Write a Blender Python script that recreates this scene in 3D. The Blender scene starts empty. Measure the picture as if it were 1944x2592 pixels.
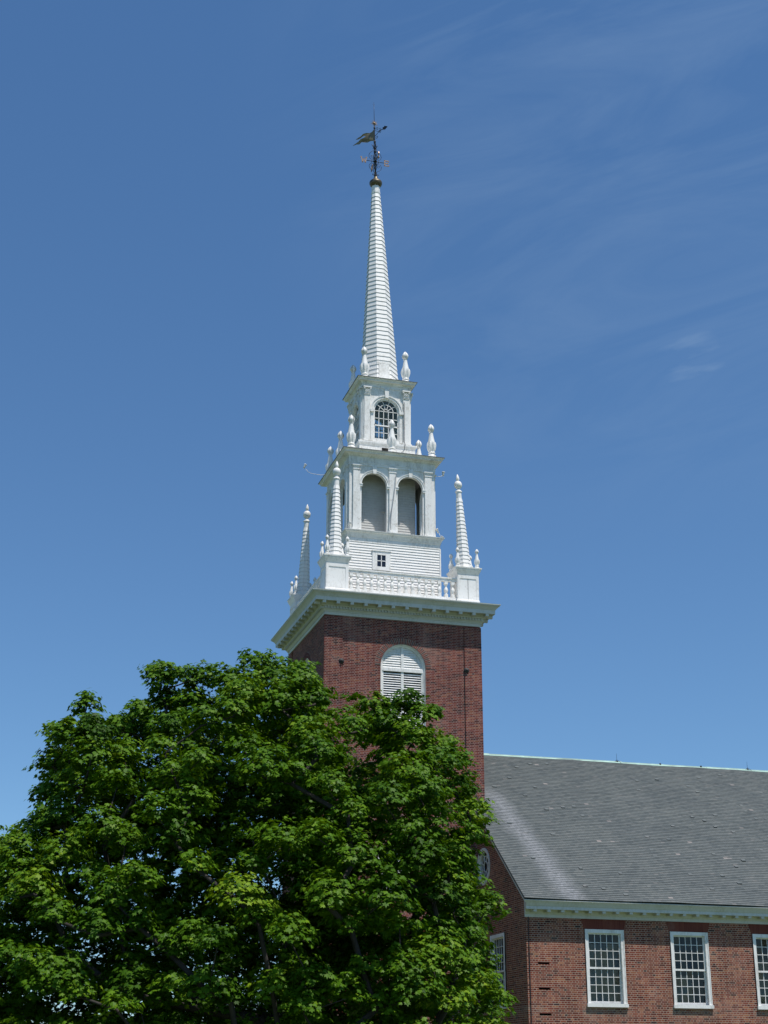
import bpy, math, random
import numpy as np
from mathutils import Vector, Matrix

R = math.radians
scn = bpy.context.scene
col = scn.collection

# ------------------------------------------------------------------ camera
cam_d = bpy.data.cameras.new('camera')
cam = bpy.data.objects.new('camera', cam_d)
col.objects.link(cam)
yaw, pitch, roll = R(16.137), R(20.578), R(0.089)
fw = Vector((math.sin(yaw)*math.cos(pitch), math.cos(yaw)*math.cos(pitch), math.sin(pitch)))
rt = Vector((math.cos(yaw), -math.sin(yaw), 0))
up = rt.cross(fw)
rt2 = rt*math.cos(roll) + up*math.sin(roll)
up2 = up*math.cos(roll) - rt*math.sin(roll)
m = Matrix.Identity(4)
for i in range(3):
    m[i][0] = rt2[i]; m[i][1] = up2[i]; m[i][2] = -fw[i]
m[0][3], m[1][3], m[2][3] = -17.289, -60.151, 1.6
cam.matrix_world = m
cam_d.sensor_fit = 'VERTICAL'
cam_d.sensor_height = 36
cam_d.lens = 36*3818.245/2592
cam_d.clip_start = 0.1
cam_d.clip_end = 3000
scn.camera = cam

# ------------------------------------------------------------------ sky and sun
SUN_EL, SUN_AZ = R(67.5), R(25)          # azimuth measured from -Y towards +X
sun_dir = Vector((math.sin(SUN_AZ)*math.cos(SUN_EL), -math.cos(SUN_AZ)*math.cos(SUN_EL), math.sin(SUN_EL)))
world = bpy.data.worlds.new('World')
scn.world = world
world.use_nodes = True
nt = world.node_tree
nt.nodes.clear()
def N(t, kind, **kw):
    n = t.nodes.new(kind)
    for a, b in kw.items():
        setattr(n, a, b)
    return n
sky = N(nt, 'ShaderNodeTexSky', sky_type='NISHITA', sun_disc=False)
sky.sun_elevation = SUN_EL
sky.sun_rotation = math.pi - SUN_AZ
sky.altitude = 50
sky.air_density = 0.8
sky.dust_density = 0.25
sky.ozone_density = 10.0
bg = N(nt, 'ShaderNodeBackground')
bg.inputs['Strength'].default_value = 0.095
wo = N(nt, 'ShaderNodeOutputWorld')
# thin cirrus wisps high in the sky
tc = N(nt, 'ShaderNodeTexCoord')
def dot_with(d):
    v = N(nt, 'ShaderNodeVectorMath', operation='DOT_PRODUCT')
    nt.links.new(tc.outputs['Generated'], v.inputs[0])
    v.inputs[1].default_value = d
    return v.outputs['Value']
# wisps are drawn out along one direction of the sky
al = Vector((0.161, -0.109, 0.036)).normalized()
view_c = Vector((0.40, 0.715, 0.573))
ac = view_c.cross(al).normalized()
cb = N(nt, 'ShaderNodeCombineXYZ')
for i_, (d_, k_) in enumerate(((al, 3.0), (ac, 11.0))):
    ml = N(nt, 'ShaderNodeMath', operation='MULTIPLY')
    nt.links.new(dot_with(d_), ml.inputs[0]); ml.inputs[1].default_value = k_
    nt.links.new(ml.outputs[0], cb.inputs[i_])
nz = N(nt, 'ShaderNodeTexNoise')
nz.inputs['Scale'].default_value = 1.7
nz.inputs['Detail'].default_value = 10
nz.inputs['Roughness'].default_value = 0.62
nz.inputs['Distortion'].default_value = 0.9
rp = N(nt, 'ShaderNodeMapRange')
rp.inputs['From Min'].default_value = 0.40
rp.inputs['From Max'].default_value = 0.85
rp.inputs['To Max'].default_value = 0.075
def dirmask(d, lo, hi):
    v = N(nt, 'ShaderNodeVectorMath', operation='DOT_PRODUCT')
    nt.links.new(tc.outputs['Generated'], v.inputs[0])
    v.inputs[1].default_value = d
    r = N(nt, 'ShaderNodeMapRange', interpolation_type='SMOOTHSTEP')
    r.inputs['From Min'].default_value = lo
    r.inputs['From Max'].default_value = hi
    nt.links.new(v.outputs['Value'], r.inputs['Value'])
    return r.outputs['Result']
def pixdir(px, py):
    d = rt2*((px-972)/3818.245) - up2*((py-1296)/3818.245) + fw
    return tuple(d.normalized())
nt.links.new(cb.outputs[0], nz.inputs['Vector'])
nt.links.new(nz.outputs['Fac'], rp.inputs['Value'])
m1 = dirmask((0.40, 0.715, 0.573), 0.955, 1.0)
mm = N(nt, 'ShaderNodeMath', operation='MULTIPLY')
nt.links.new(rp.outputs['Result'], mm.inputs[0])
nt.links.new(m1, mm.inputs[1])
mx = N(nt, 'ShaderNodeMixRGB')
mx.inputs['Color2'].default_value = (6.2, 6.6, 7.4, 1)
# one tiny separate wisp lower down on the right
nz2 = N(nt, 'ShaderNodeTexNoise')
nz2.inputs['Scale'].default_value = 6.0
nz2.inputs['Detail'].default_value = 6
nt.links.new(cb.outputs[0], nz2.inputs['Vector'])
r2 = N(nt, 'ShaderNodeMapRange')
r2.inputs['From Min'].default_value = 0.47
r2.inputs['From Max'].default_value = 0.8
r2.inputs['To Max'].default_value = 0.15
nt.links.new(nz2.outputs['Fac'], r2.inputs['Value'])
m2 = N(nt, 'ShaderNodeMath', operation='MULTIPLY')
nt.links.new(r2.outputs['Result'], m2.inputs[0])
nt.links.new(dirmask((0.4356, 0.7885, 0.4341), 0.9995, 1.0), m2.inputs[1])
mx2 = N(nt, 'ShaderNodeMath', operation='MAXIMUM')
nt.links.new(mm.outputs['Value'], mx2.inputs[0])
nt.links.new(m2.outputs['Value'], mx2.inputs[1])
nt.links.new(mx2.outputs['Value'], mx.inputs['Fac'])
nt.links.new(sky.outputs['Color'], mx.inputs['Color1'])
tint = N(nt, 'ShaderNodeMixRGB', blend_type='MULTIPLY')
tint.inputs['Fac'].default_value = 1.0
tint.inputs['Color2'].default_value = (0.96, 1.10, 1.01, 1)     # hazier, slightly greener summer sky
sz = N(nt, 'ShaderNodeSeparateXYZ')
nt.links.new(tc.outputs['Generated'], sz.inputs[0])
zr = N(nt, 'ShaderNodeMapRange')
zr.inputs['From Min'].default_value = 0.12
zr.inputs['From Max'].default_value = 0.62
nt.links.new(sz.outputs['Z'], zr.inputs['Value'])
tr_ = N(nt, 'ShaderNodeMixRGB')
tr_.inputs['Color1'].default_value = (0.97, 1.00, 0.89, 1)      # summer haze low down
tr_.inputs['Color2'].default_value = (0.96, 1.13, 1.09, 1)
nt.links.new(zr.outputs['Result'], tr_.inputs['Fac'])
nt.links.new(tr_.outputs['Color'], tint.inputs['Color2'])
nt.links.new(mx.outputs['Color'], tint.inputs['Color1'])
nt.links.new(tint.outputs['Color'], bg.inputs['Color'])
nt.links.new(bg.outputs['Background'], wo.inputs['Surface'])

sl = bpy.data.lights.new('sun', 'SUN')
sl.energy = 3.3
sl.angle = R(0.53)
sl.color = (1.0, 0.945, 0.88)
so = bpy.data.objects.new('sun', sl)
so.rotation_euler = sun_dir.to_track_quat('Z', 'Y').to_euler()
so.location = (30, -60, 80)
col.objects.link(so)

scn.view_settings.view_transform = 'Standard'
scn.view_settings.look = 'None'
scn.view_settings.exposure = 0.55
scn.view_settings.gamma = 1.0
scn.view_settings.use_curve_mapping = False
scn.render.engine = 'CYCLES'
scn.cycles.max_bounces = 8
scn.cycles.transparent_max_bounces = 24

# ------------------------------------------------------------------ materials
def mat(name):
    m = bpy.data.materials.new(name)
    m.use_nodes = True
    t = m.node_tree
    t.nodes.clear()
    out = N(t, 'ShaderNodeOutputMaterial')
    p = N(t, 'ShaderNodeBsdfPrincipled')
    t.links.new(p.outputs[0], out.inputs[0])
    return m, t, p, out
def ramp(t, stops, inp=None):
    r = N(t, 'ShaderNodeValToRGB')
    e = r.color_ramp.elements
    while len(e) < len(stops):
        e.new(0.5)
    for q, (pos, c) in zip(e, stops):
        q.position = pos
        q.color = (*c, 1)
    if inp is not None:
        t.links.new(inp, r.inputs['Fac'])
    return r.outputs['Color']
def noise(t, scale, detail=4, rough=0.55, vec=None, stretch=None):
    n = N(t, 'ShaderNodeTexNoise')
    n.inputs['Scale'].default_value = scale
    n.inputs['Detail'].default_value = detail
    n.inputs['Roughness'].default_value = rough
    if vec is None:
        c = N(t, 'ShaderNodeTexCoord')
        vec = c.outputs['Object']
    if stretch:
        q = N(t, 'ShaderNodeMapping')
        q.inputs['Scale'].default_value = stretch
        t.links.new(vec, q.inputs['Vector'])
        vec = q.outputs['Vector']
    t.links.new(vec, n.inputs['Vector'])
    return n.outputs['Fac']
def mixc(t, a, b, fac, mode='MIX'):
    n = N(t, 'ShaderNodeMixRGB', blend_type=mode)
    for s, v in ((n.inputs['Color1'], a), (n.inputs['Color2'], b), (n.inputs['Fac'], fac)):
        if hasattr(v, 'is_output'):
            t.links.new(v, s)
        elif isinstance(v, (int, float)):
            s.default_value = v
        else:
            s.default_value = (*v, 1)
    return n.outputs['Color']
def simple(name, c, rough=0.6, metal=0.0, var=0.0, vscale=3.0, spec=None):
    m, t, p, o = mat(name)
    if var:
        f = noise(t, vscale, 5, 0.6)
        cc = ramp(t, [(0.3, tuple(x*(1-var) for x in c)), (0.7, tuple(min(1, x*(1+var)) for x in c))], f)
        t.links.new(cc, p.inputs['Base Color'])
    else:
        p.inputs['Base Color'].default_value = (*c, 1)
    p.inputs['Roughness'].default_value = rough
    p.inputs['Metallic'].default_value = metal
    if spec is not None:
        p.inputs['Specular IOR Level'].default_value = spec
    return m

def white_paint(name, base, stain, amount, peel=0.0):
    m, t, p, o = mat(name)
    f1 = noise(t, 2.2, 6, 0.6, stretch=(1, 1, 0.35))
    f2 = noise(t, 14, 4, 0.65, stretch=(1, 1, 0.5))
    mul = N(t, 'ShaderNodeMath', operation='MULTIPLY')
    t.links.new(f1, mul.inputs[0]); t.links.new(f2, mul.inputs[1])
    k = ramp(t, [(0.22, (0, 0, 0)), (0.42, (amount, amount, amount))], mul.outputs[0])
    c = mixc(t, base, stain, k)
    if peel:
        f3 = noise(t, 26, 5, 0.7, stretch=(1, 1, 0.6))
        f4 = noise(t, 3.0, 3, 0.5)
        a = N(t, 'ShaderNodeMath', operation='MULTIPLY')
        t.links.new(f3, a.inputs[0]); t.links.new(f4, a.inputs[1])
        kk = ramp(t, [(0.335, (0, 0, 0)), (0.36, (peel, peel, peel))], a.outputs[0])
        c = mixc(t, c, (0.30, 0.25, 0.20), kk)
    t.links.new(c, p.inputs['Base Color'])
    p.inputs['Roughness'].default_value = 0.55
    return m
M_WHITE = white_paint('white_paint', (0.80, 0.79, 0.76), (0.52, 0.50, 0.45), 0.85, 0.3)
M_OLD = white_paint('weathered_white_paint', (0.78, 0.775, 0.75), (0.52, 0.50, 0.45), 0.85, 0.5)
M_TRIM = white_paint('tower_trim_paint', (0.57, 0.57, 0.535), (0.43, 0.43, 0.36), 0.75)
M_SOFFIT_SHADE = white_paint('soffit_shade_paint', (0.46, 0.46, 0.38), (0.36, 0.36, 0.27), 0.8)
M_BOARD = white_paint('clapboard_paint', (0.80, 0.79, 0.76), (0.64, 0.62, 0.58), 0.5, 0.25)

def brick_mat(name, bw, rh, stops, mortar, msize, squash=True, soot=0.3, sills=False):
    m, t, p, o = mat(name)
    uv = N(t, 'ShaderNodeUVMap')
    # small wobble so that courses are not ruler straight
    nz = N(t, 'ShaderNodeTexNoise'); nz.inputs['Scale'].default_value = 3.0
    t.links.new(uv.outputs[0], nz.inputs['Vector'])
    vm = N(t, 'ShaderNodeVectorMath', operation='MULTIPLY_ADD')
    t.links.new(nz.outputs['Color'], vm.inputs[0])
    vm.inputs[1].default_value = (0.018, 0.010, 0)
    t.links.new(uv.outputs[0], vm.inputs[2])
    b = N(t, 'ShaderNodeTexBrick')
    b.offset = 0.5; b.offset_frequency = 2
    b.squash = 0.5 if squash else 1.0
    b.squash_frequency = 2
    b.inputs['Color1'].default_value = (0, 0, 0, 1)
    b.inputs['Color2'].default_value = (1, 1, 1, 1)
    b.inputs['Mortar'].default_value = (0.5, 0.5, 0.5, 1)
    b.inputs['Scale'].default_value = 1.0
    b.inputs['Mortar Size'].default_value = msize
    b.inputs['Mortar Smooth'].default_value = 0.15
    b.inputs['Bias'].default_value = 0.0
    b.inputs['Brick Width'].default_value = bw
    b.inputs['Row Height'].default_value = rh
    t.links.new(vm.outputs[0], b.inputs['Vector'])
    c = ramp(t, stops, b.outputs['Color'])
    f = noise(t, 1.1, 6, 0.62)
    dirt = ramp(t, [(0.30, (1-soot, 1-soot, 1-soot)), (0.72, (1.12, 1.12, 1.12))], f)
    c = mixc(t, c, dirt, 1.0, 'MULTIPLY')
    fm = noise(t, 5.0, 4, 0.6)
    mc = ramp(t, [(0.3, tuple(x*0.7 for x in mortar)), (0.7, mortar)], fm)
    cc = mixc(t, c, mc, b.outputs['Fac'])
    # patches of repaired, paler pointing
    pt = ramp(t, [(0.56, (0, 0, 0)), (0.66, (0.22, 0.22, 0.22))], noise(t, 0.55, 5, 0.6))
    cc = mixc(t, cc, (0.36, 0.27, 0.22), pt)
    if sills:
        # run-off stains washed down below the window sills
        sp = N(t, 'ShaderNodeSeparateXYZ'); t.links.new(uv.outputs[0], sp.inputs[0])
        def mth(op, a_, b_):
            n_ = N(t, 'ShaderNodeMath', operation=op)
            for k_, v_ in enumerate((a_, b_)):
                if hasattr(v_, 'is_output'): t.links.new(v_, n_.inputs[k_])
                else: n_.inputs[k_].default_value = v_
            return n_.outputs[0]
        fx = mth('MODULO', mth('ADD', sp.outputs['X'], 3.355*4-5.21+0.2), 3.355)
        inx = mth('LESS_THAN', fx, 1.92)
        mr_ = N(t, 'ShaderNodeMapRange', interpolation_type='SMOOTHSTEP'); t.links.new(sp.outputs['Y'], mr_.inputs['Value'])
        mr_.inputs['From Min'].default_value = 3.45; mr_.inputs['From Max'].default_value = 3.98
        below = mth('LESS_THAN', sp.outputs['Y'], 3.99)
        ns_ = N(t, 'ShaderNodeMapRange'); t.links.new(noise(t, 6, 5, 0.7), ns_.inputs['Value'])
        ns_.inputs['From Min'].default_value = 0.38; ns_.inputs['From Max'].default_value = 0.68
        k_ = mth('MULTIPLY', mth('MULTIPLY', inx, below), mth('MULTIPLY', mr_.outputs[0], ns_.outputs[0]))
        cc = mixc(t, cc, (0.30, 0.25, 0.20), mth('MULTIPLY', k_, 0.6))
    t.links.new(cc, p.inputs['Base Color'])
    p.inputs['Roughness'].default_value = 0.9
    p.inputs['Specular IOR Level'].default_value = 0.08
    bp = N(t, 'ShaderNodeBump')
    bp.inputs['Strength'].default_value = 0.5
    bp.inputs['Distance'].default_value = 0.01
    bp.invert = True
    t.links.new(b.outputs['Fac'], bp.inputs['Height'])
    t.links.new(bp.outputs[0], p.inputs['Normal'])
    return m
BRICK_STOPS = [(0.0, (0.045, 0.025, 0.026)), (0.07, (0.085, 0.024, 0.022)), (0.35, (0.155, 0.036, 0.029)),
               (0.62, (0.195, 0.047, 0.036)), (0.85, (0.232, 0.066, 0.044)), (1.0, (0.27, 0.10, 0.056))]
M_BRICK = brick_mat('tower_brick', 0.2285, 0.0678, BRICK_STOPS, (0.48, 0.38, 0.34), 0.0054, soot=0.42)
NAVE_STOPS = [(0.0, (0.058, 0.040, 0.038)), (0.06, (0.120, 0.038, 0.029)), (0.35, (0.208, 0.060, 0.041)),
              (0.65, (0.252, 0.079, 0.050)), (0.9, (0.295, 0.108, 0.063)), (1.0, (0.34, 0.15, 0.082))]
M_BRICK2 = brick_mat('nave_brick', 0.2313, 0.0703, NAVE_STOPS, (0.57, 0.46, 0.37), 0.0058, soot=0.38, sills=True)
M_LINTEL = brick_mat('rubbed_brick_lintel', 0.07, 0.60, [(0.0, (0.145, 0.044, 0.034)), (1.0, (0.18, 0.058, 0.043))],
                     (0.19, 0.08, 0.058), 0.004, False, 0.15)
M_VRED = simple('voussoir_red_brick', (0.185, 0.034, 0.022), 0.9, var=0.3, vscale=9)
M_VGREY = simple('voussoir_dark_brick', (0.075, 0.048, 0.046), 0.9, var=0.3, vscale=9)
M_MORTAR = simple('mortar', (0.30, 0.22, 0.18), 0.9, var=0.15)
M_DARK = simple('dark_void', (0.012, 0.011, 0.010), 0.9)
M_SLOT = simple('slot_red_brick', (0.13, 0.035, 0.028), 0.9)
M_IRON = simple('black_iron', (0.018, 0.019, 0.024), 0.45, metal=0.3)
M_RUSTY = simple('dark_iron_plate', (0.035, 0.033, 0.034), 0.7, var=0.4, vscale=20)
M_BRONZE = simple('dull_bronze', (0.115, 0.095, 0.060), 0.45, metal=0.6, var=0.35, vscale=6)
M_GILT = simple('worn_gilt', (0.33, 0.22, 0.14), 0.45, metal=0.35, var=0.35, vscale=9)
M_FLAG = simple('tarnished_gilt', (0.20, 0.165, 0.095), 0.5, metal=0.35, var=0.35, vscale=3)
M_COPPER = simple('green_copper', (0.33, 0.48, 0.41), 0.6, var=0.25, vscale=2)
M_DECK = simple('lead_grey_deck', (0.42, 0.42, 0.40), 0.7, var=0.25)
M_LIP_SHADE = simple('board_underside_shade', (0.32, 0.32, 0.31), 0.8)  # undersides coloured dark to deepen the shadow lines under the laps
M_INNER = simple('dark_inner_boards', (0.20, 0.19, 0.17), 0.9, var=0.25)  # belfry inner walls and ceiling, darker than the outer faces
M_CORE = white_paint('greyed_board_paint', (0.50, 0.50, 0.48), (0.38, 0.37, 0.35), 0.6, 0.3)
M_EDGE = simple('dark_drip_edge', (0.10, 0.105, 0.10), 0.6)
M_CURTAIN = simple('curtain_cloth', (0.22, 0.205, 0.165), 0.9, var=0.2)
M_LAMP = simple('lamp_white_enamel', (0.62, 0.62, 0.60), 0.4)

def slate_mat():
    m, t, p, o = mat('roof_slate')
    uv = N(t, 'ShaderNodeUVMap')
    b = N(t, 'ShaderNodeTexBrick')
    b.offset = 0.5; b.offset_frequency = 2; b.squash = 1.0
    b.inputs['Color1'].default_value = (0, 0, 0, 1)
    b.inputs['Color2'].default_value = (1, 1, 1, 1)
    b.inputs['Mortar'].default_value = (0, 0, 0, 1)
    b.inputs['Scale'].default_value = 1.0
    b.inputs['Mortar Size'].default_value = 0.0035
    b.inputs['Mortar Smooth'].default_value = 0.2
    b.inputs['Brick Width'].default_value = 0.19
    b.inputs['Row Height'].default_value = 0.124
    t.links.new(uv.outputs[0], b.inputs['Vector'])
    c = ramp(t, [(0.0, (0.064, 0.078, 0.078)), (0.2, (0.085, 0.100, 0.098)), (0.7, (0.100, 0.114, 0.109)),
                 (0.97, (0.110, 0.122, 0.117)), (0.996, (0.13, 0.135, 0.128)), (1.0, (0.30, 0.27, 0.25))], b.outputs['Color'])
    f = noise(t, 0.55, 7, 0.62)
    big = ramp(t, [(0.3, (0.82, 0.84, 0.86)), (0.7, (1.12, 1.10, 1.08))], f)
    c = mixc(t, c, big, 1.0, 'MULTIPLY')
    # pale streak running down from the tower corner
    sx = N(t, 'ShaderNodeSeparateXYZ')
    t.links.new(uv.outputs[0], sx.inputs[0])
    # centre line: u = 3.75 + 1.05*((8.2-v)/8)^1.15 ; width grows downwards
    dv = N(t, 'ShaderNodeMath', operation='SUBTRACT'); dv.inputs[0].default_value = 8.3
    t.links.new(sx.outputs['Y'], dv.inputs[1])
    cl = N(t, 'ShaderNodeMath', operation='MULTIPLY_ADD')
    t.links.new(dv.outputs[0], cl.inputs[0]); cl.inputs[1].default_value = 0.112; cl.inputs[2].default_value = 3.78
    wob = noise(t, 1.3, 5, 0.6)
    wb = N(t, 'ShaderNodeMath', operation='MULTIPLY_ADD')
    t.links.new(wob, wb.inputs[0]); wb.inputs[1].default_value = 0.55; wb.inputs[2].default_value = -0.27
    dx = N(t, 'ShaderNodeMath', operation='SUBTRACT')
    t.links.new(sx.outputs['X'], dx.inputs[0]); t.links.new(cl.outputs[0], dx.inputs[1])
    dx2 = N(t, 'ShaderNodeMath', operation='ADD')
    t.links.new(dx.outputs[0], dx2.inputs[0]); t.links.new(wb.outputs[0], dx2.inputs[1])
    ab = N(t, 'ShaderNodeMath', operation='ABSOLUTE'); t.links.new(dx2.outputs[0], ab.inputs[0])
    band = N(t, 'ShaderNodeMapRange', interpolation_type='SMOOTHSTEP')
    t.links.new(ab.outputs[0], band.inputs['Value'])
    band.inputs['From Min'].default_value = 0.0; band.inputs['From Max'].default_value = 0.78
    band.inputs['To Min'].default_value = 1; band.inputs['To Max'].default_value = 0
    topf = N(t, 'ShaderNodeMapRange', interpolation_type='SMOOTHSTEP')
    t.links.new(sx.outputs['Y'], topf.inputs['Value'])
    topf.inputs['From Min'].default_value = 7.4; topf.inputs['From Max'].default_value = 8.6
    topf.inputs['To Min'].default_value = 1; topf.inputs['To Max'].default_value = 0
    s1 = N(t, 'ShaderNodeMath', operation='MULTIPLY')
    t.links.new(band.outputs[0], s1.inputs[0]); t.links.new(topf.outputs[0], s1.inputs[1])
    grain = noise(t, 7, 5, 0.7)
    gr = N(t, 'ShaderNodeMapRange'); t.links.new(grain, gr.inputs['Value'])
    gr.inputs['From Min'].default_value = 0.22; gr.inputs['From Max'].default_value = 0.75
    gr.inputs['To Max'].default_value = 0.8
    s2 = N(t, 'ShaderNodeMath', operation='MULTIPLY')
    t.links.new(s1.outputs[0], s2.inputs[0]); t.links.new(gr.outputs[0], s2.inputs[1])
    c = mixc(t, c, (0.33, 0.34, 0.36), s2.outputs[0])
    c = mixc(t, c, (0.015, 0.016, 0.017), b.outputs['Fac'])
    t.links.new(c, p.inputs['Base Color'])
    p.inputs['Roughness'].default_value = 0.6
    return m
M_SLATE = slate_mat()

def glass_mat():
    m, t, p, o = mat('window_glass')
    t.nodes.remove(p)
    g = N(t, 'ShaderNodeBsdfGlossy'); g.inputs['Roughness'].default_value = 0.03
    tr = N(t, 'ShaderNodeBsdfTransparent'); tr.inputs['Color'].default_value = (0.80, 0.86, 0.84, 1)
    fr = N(t, 'ShaderNodeFresnel'); fr.inputs['IOR'].default_value = 1.5
    mxs = N(t, 'ShaderNodeMixShader')
    t.links.new(fr.outputs[0], mxs.inputs[0]); t.links.new(tr.outputs[0], mxs.inputs[1]); t.links.new(g.outputs[0], mxs.inputs[2])
    bn = N(t, 'ShaderNodeBump'); bn.inputs['Strength'].default_value = 0.06; bn.inputs['Distance'].default_value = 0.02
    t.links.new(noise(t, 4, 3), bn.inputs['Height']); t.links.new(bn.outputs[0], g.inputs['Normal'])
    t.links.new(mxs.outputs[0], o.inputs[0])
    return m
M_GLASS = glass_mat()

def leaf_mat(name, stops, trans):
    m, t, p, o = mat(name)
    a = N(t, 'ShaderNodeAttribute'); a.attribute_name = 'hue'
    c = ramp(t, stops, a.outputs['Fac'])
    t.links.new(c, p.inputs['Base Color'])
    p.inputs['Roughness'].default_value = 0.5
    p.inputs['Specular IOR Level'].default_value = 0.13
    tl = N(t, 'ShaderNodeBsdfTranslucent')
    tc_ = mixc(t, c, (1.6, 1.5, 0.5), 1.0, 'MULTIPLY')
    t.links.new(tc_, tl.inputs['Color'])
    ms = N(t, 'ShaderNodeMixShader'); ms.inputs[0].default_value = trans
    t.links.new(p.outputs[0], ms.inputs[1]); t.links.new(tl.outputs[0], ms.inputs[2])
    t.links.new(ms.outputs[0], o.inputs[0])
    return m
M_LEAF = leaf_mat('maple_leaf', [(0.0, (0.024, 0.066, 0.004)), (0.35, (0.052, 0.126, 0.005)), (0.7, (0.092, 0.186, 0.007)), (1.0, (0.175, 0.265, 0.014))], 0.22)
M_BARK = simple('maple_bark', (0.032, 0.027, 0.023), 0.9, var=0.4, vscale=6)

def grass_mat():
    m, t, p, o = mat('lawn')
    f = noise(t, 0.4, 8, 0.65)
    c = ramp(t, [(0.3, (0.055, 0.085, 0.025)), (0.55, (0.09, 0.125, 0.04)), (0.75, (0.17, 0.155, 0.09))], f)
    t.links.new(c, p.inputs['Base Color'])
    p.inputs['Roughness'].default_value = 0.95
    return m
M_GRASS = grass_mat()

# ------------------------------------------------------------------ mesh helpers
class MB:
    def __init__(s):
        s.v = []; s.f = []; s.mi = []; s.uvs = None
    def add(s, vs, fs, m=0):
        o = len(s.v)
        s.v += [tuple(v) for v in vs]
        for f in fs:
            s.f.append([o+i for i in f]); s.mi.append(m)
        return s
    def box(s, x0, x1, y0, y1, z0, z1, m=0):
        v = [(x0,y0,z0),(x1,y0,z0),(x1,y1,z0),(x0,y1,z0),(x0,y0,z1),(x1,y0,z1),(x1,y1,z1),(x0,y1,z1)]
        return s.add(v, [(0,3,2,1),(4,5,6,7),(0,1,5,4),(1,2,6,5),(2,3,7,6),(3,0,4,7)], m)
    def lathe(s, prof, n=16, c=(0,0,0), rot=0.0, cap=True, tilt=(0,0), flute=0, m=0):
        # prof: (radius, z); tilt: x,y shift of the axis per metre of height
        vs = []; fs = []
        for (r, z, *fl) in prof:
            k = fl[0] if fl else 0
            for i in range(n):
                a = rot + 2*math.pi*i/n
                rr = r*(1+k*(math.cos(a*8)-0.3)) if k else r
                vs.append((c[0]+tilt[0]*z+rr*math.cos(a), c[1]+tilt[1]*z+rr*math.sin(a), c[2]+z))
        for j in range(len(prof)-1):
            for i in range(n):
                k = (i+1) % n
                fs.append((j*n+i, j*n+k, (j+1)*n+k, (j+1)*n+i))
        if cap:
            fs.append(tuple(range(n-1, -1, -1)))
            fs.append(tuple((len(prof)-1)*n+i for i in range(n)))
        return s.add(vs, fs, m)
    def ring4(s, prof, ox=0, oy=0, cap=True, m=0):
        return s.lathe([(a*math.sqrt(2), z) for a, z in prof], 4, (ox, oy, 0), math.pi/4, cap, m=m)
    def tube(s, pts, r, n=6, m=0):
        pts = [Vector(p) for p in pts]
        rs = r if isinstance(r, (list, tuple)) else [r]*len(pts)
        vs = []; fs = []
        ref = None
        for i, p in enumerate(pts):
            d = (pts[min(i+1, len(pts)-1)] - pts[max(i-1, 0)]).normalized()
            if ref is None:
                ref = d.orthogonal().normalized()
            ref = (ref - d*ref.dot(d))
            ref = ref.normalized() if ref.length > 1e-6 else d.orthogonal().normalized()
            b = d.cross(ref)
            for k in range(n):
                a = 2*math.pi*k/n
                vs.append(p + (ref*math.cos(a)+b*math.sin(a))*rs[i])
        for i in range(len(pts)-1):
            for k in range(n):
                k2 = (k+1) % n
                fs.append((i*n+k, i*n+k2, (i+1)*n+k2, (i+1)*n+k))
        fs.append(tuple(range(n-1, -1, -1)))
        fs.append(tuple((len(pts)-1)*n+i for i in range(n)))
        return s.add(vs, fs, m)
    def prism(s, poly, to3d, d0, d1, m=0):
        # poly in wall plane (x, z), extruded between depths d0 and d1
        n = len(poly)
        vs = [to3d(x, z, d0) for x, z in poly] + [to3d(x, z, d1) for x, z in poly]
        fs = [tuple(range(n)), tuple(range(2*n-1, n-1, -1))]
        for i in range(n):
            k = (i+1) % n
            fs.append((i, n+i, n+k, k))
        return s.add(vs, fs, m)
    def bar(s, to3d, p0, p1, w, d0, d1, m=0):
        a = Vector(p0); b = Vector(p1); d = (b-a).normalized(); q = Vector((-d.y, d.x))*w/2
        return s.prism([a+q*-1, b+q*-1, b+q, a+q], to3d, d0, d1, m)
    def polybar(s, to3d, pts, w, d0, d1, m=0):
        # a strip of constant width following pts (wall plane)
        P = [Vector(p) for p in pts]; L = []; Rr = []
        for i, p in enumerate(P):
            d = (P[min(i+1, len(P)-1)]-P[max(i-1, 0)]).normalized()
            q = Vector((-d.y, d.x))*w/2
            L.append(p+q); Rr.append(p-q)
        for i in range(len(P)-1):
            s.prism([Rr[i], Rr[i+1], L[i+1], L[i]], to3d, d0, d1, m)
        return s
    def build(s, name, mats, parent=None, smooth=False, uv=True, org=(0,0,0)):
        me = bpy.data.meshes.new(name)
        o3 = Vector(org)
        me.from_pydata([tuple(Vector(v)-o3) for v in s.v], [], s.f)
        if not isinstance(mats, (list, tuple)):
            mats = [mats]
        for q in mats:
            me.materials.append(q)
        me.polygons.foreach_set('material_index', s.mi)
        if smooth:
            me.polygons.foreach_set('use_smooth', [True]*len(s.f))
        if uv:
            ul = me.uv_layers.new(name='UVMap')
            for i, p in enumerate(me.polygons):
                n = p.normal
                ax = max(range(3), key=lambda k: abs(n[k]))
                for li in p.loop_indices:
                    if s.uvs is not None and s.uvs[i] is not None:
                        ul.data[li].uv = s.uvs[i][li-p.loop_start]
                        continue
                    v = s.v[me.loops[li].vertex_index]
                    ul.data[li].uv = (v[0], v[1]) if ax == 2 else ((v[0], v[2]) if ax == 1 else (v[1]+0.11, v[2]))
        me.update()
        o = bpy.data.objects.new(name, me)
        col.objects.link(o)
        if parent is not None:
            o.parent = parent
        return o
def smooth_by_angle(o, ang=40):
    me = o.data
    me.polygons.foreach_set('use_smooth', [True]*len(me.polygons))
    try:
        me.set_sharp_from_angle(angle=R(ang))
    except Exception:
        pass
    return o
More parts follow.
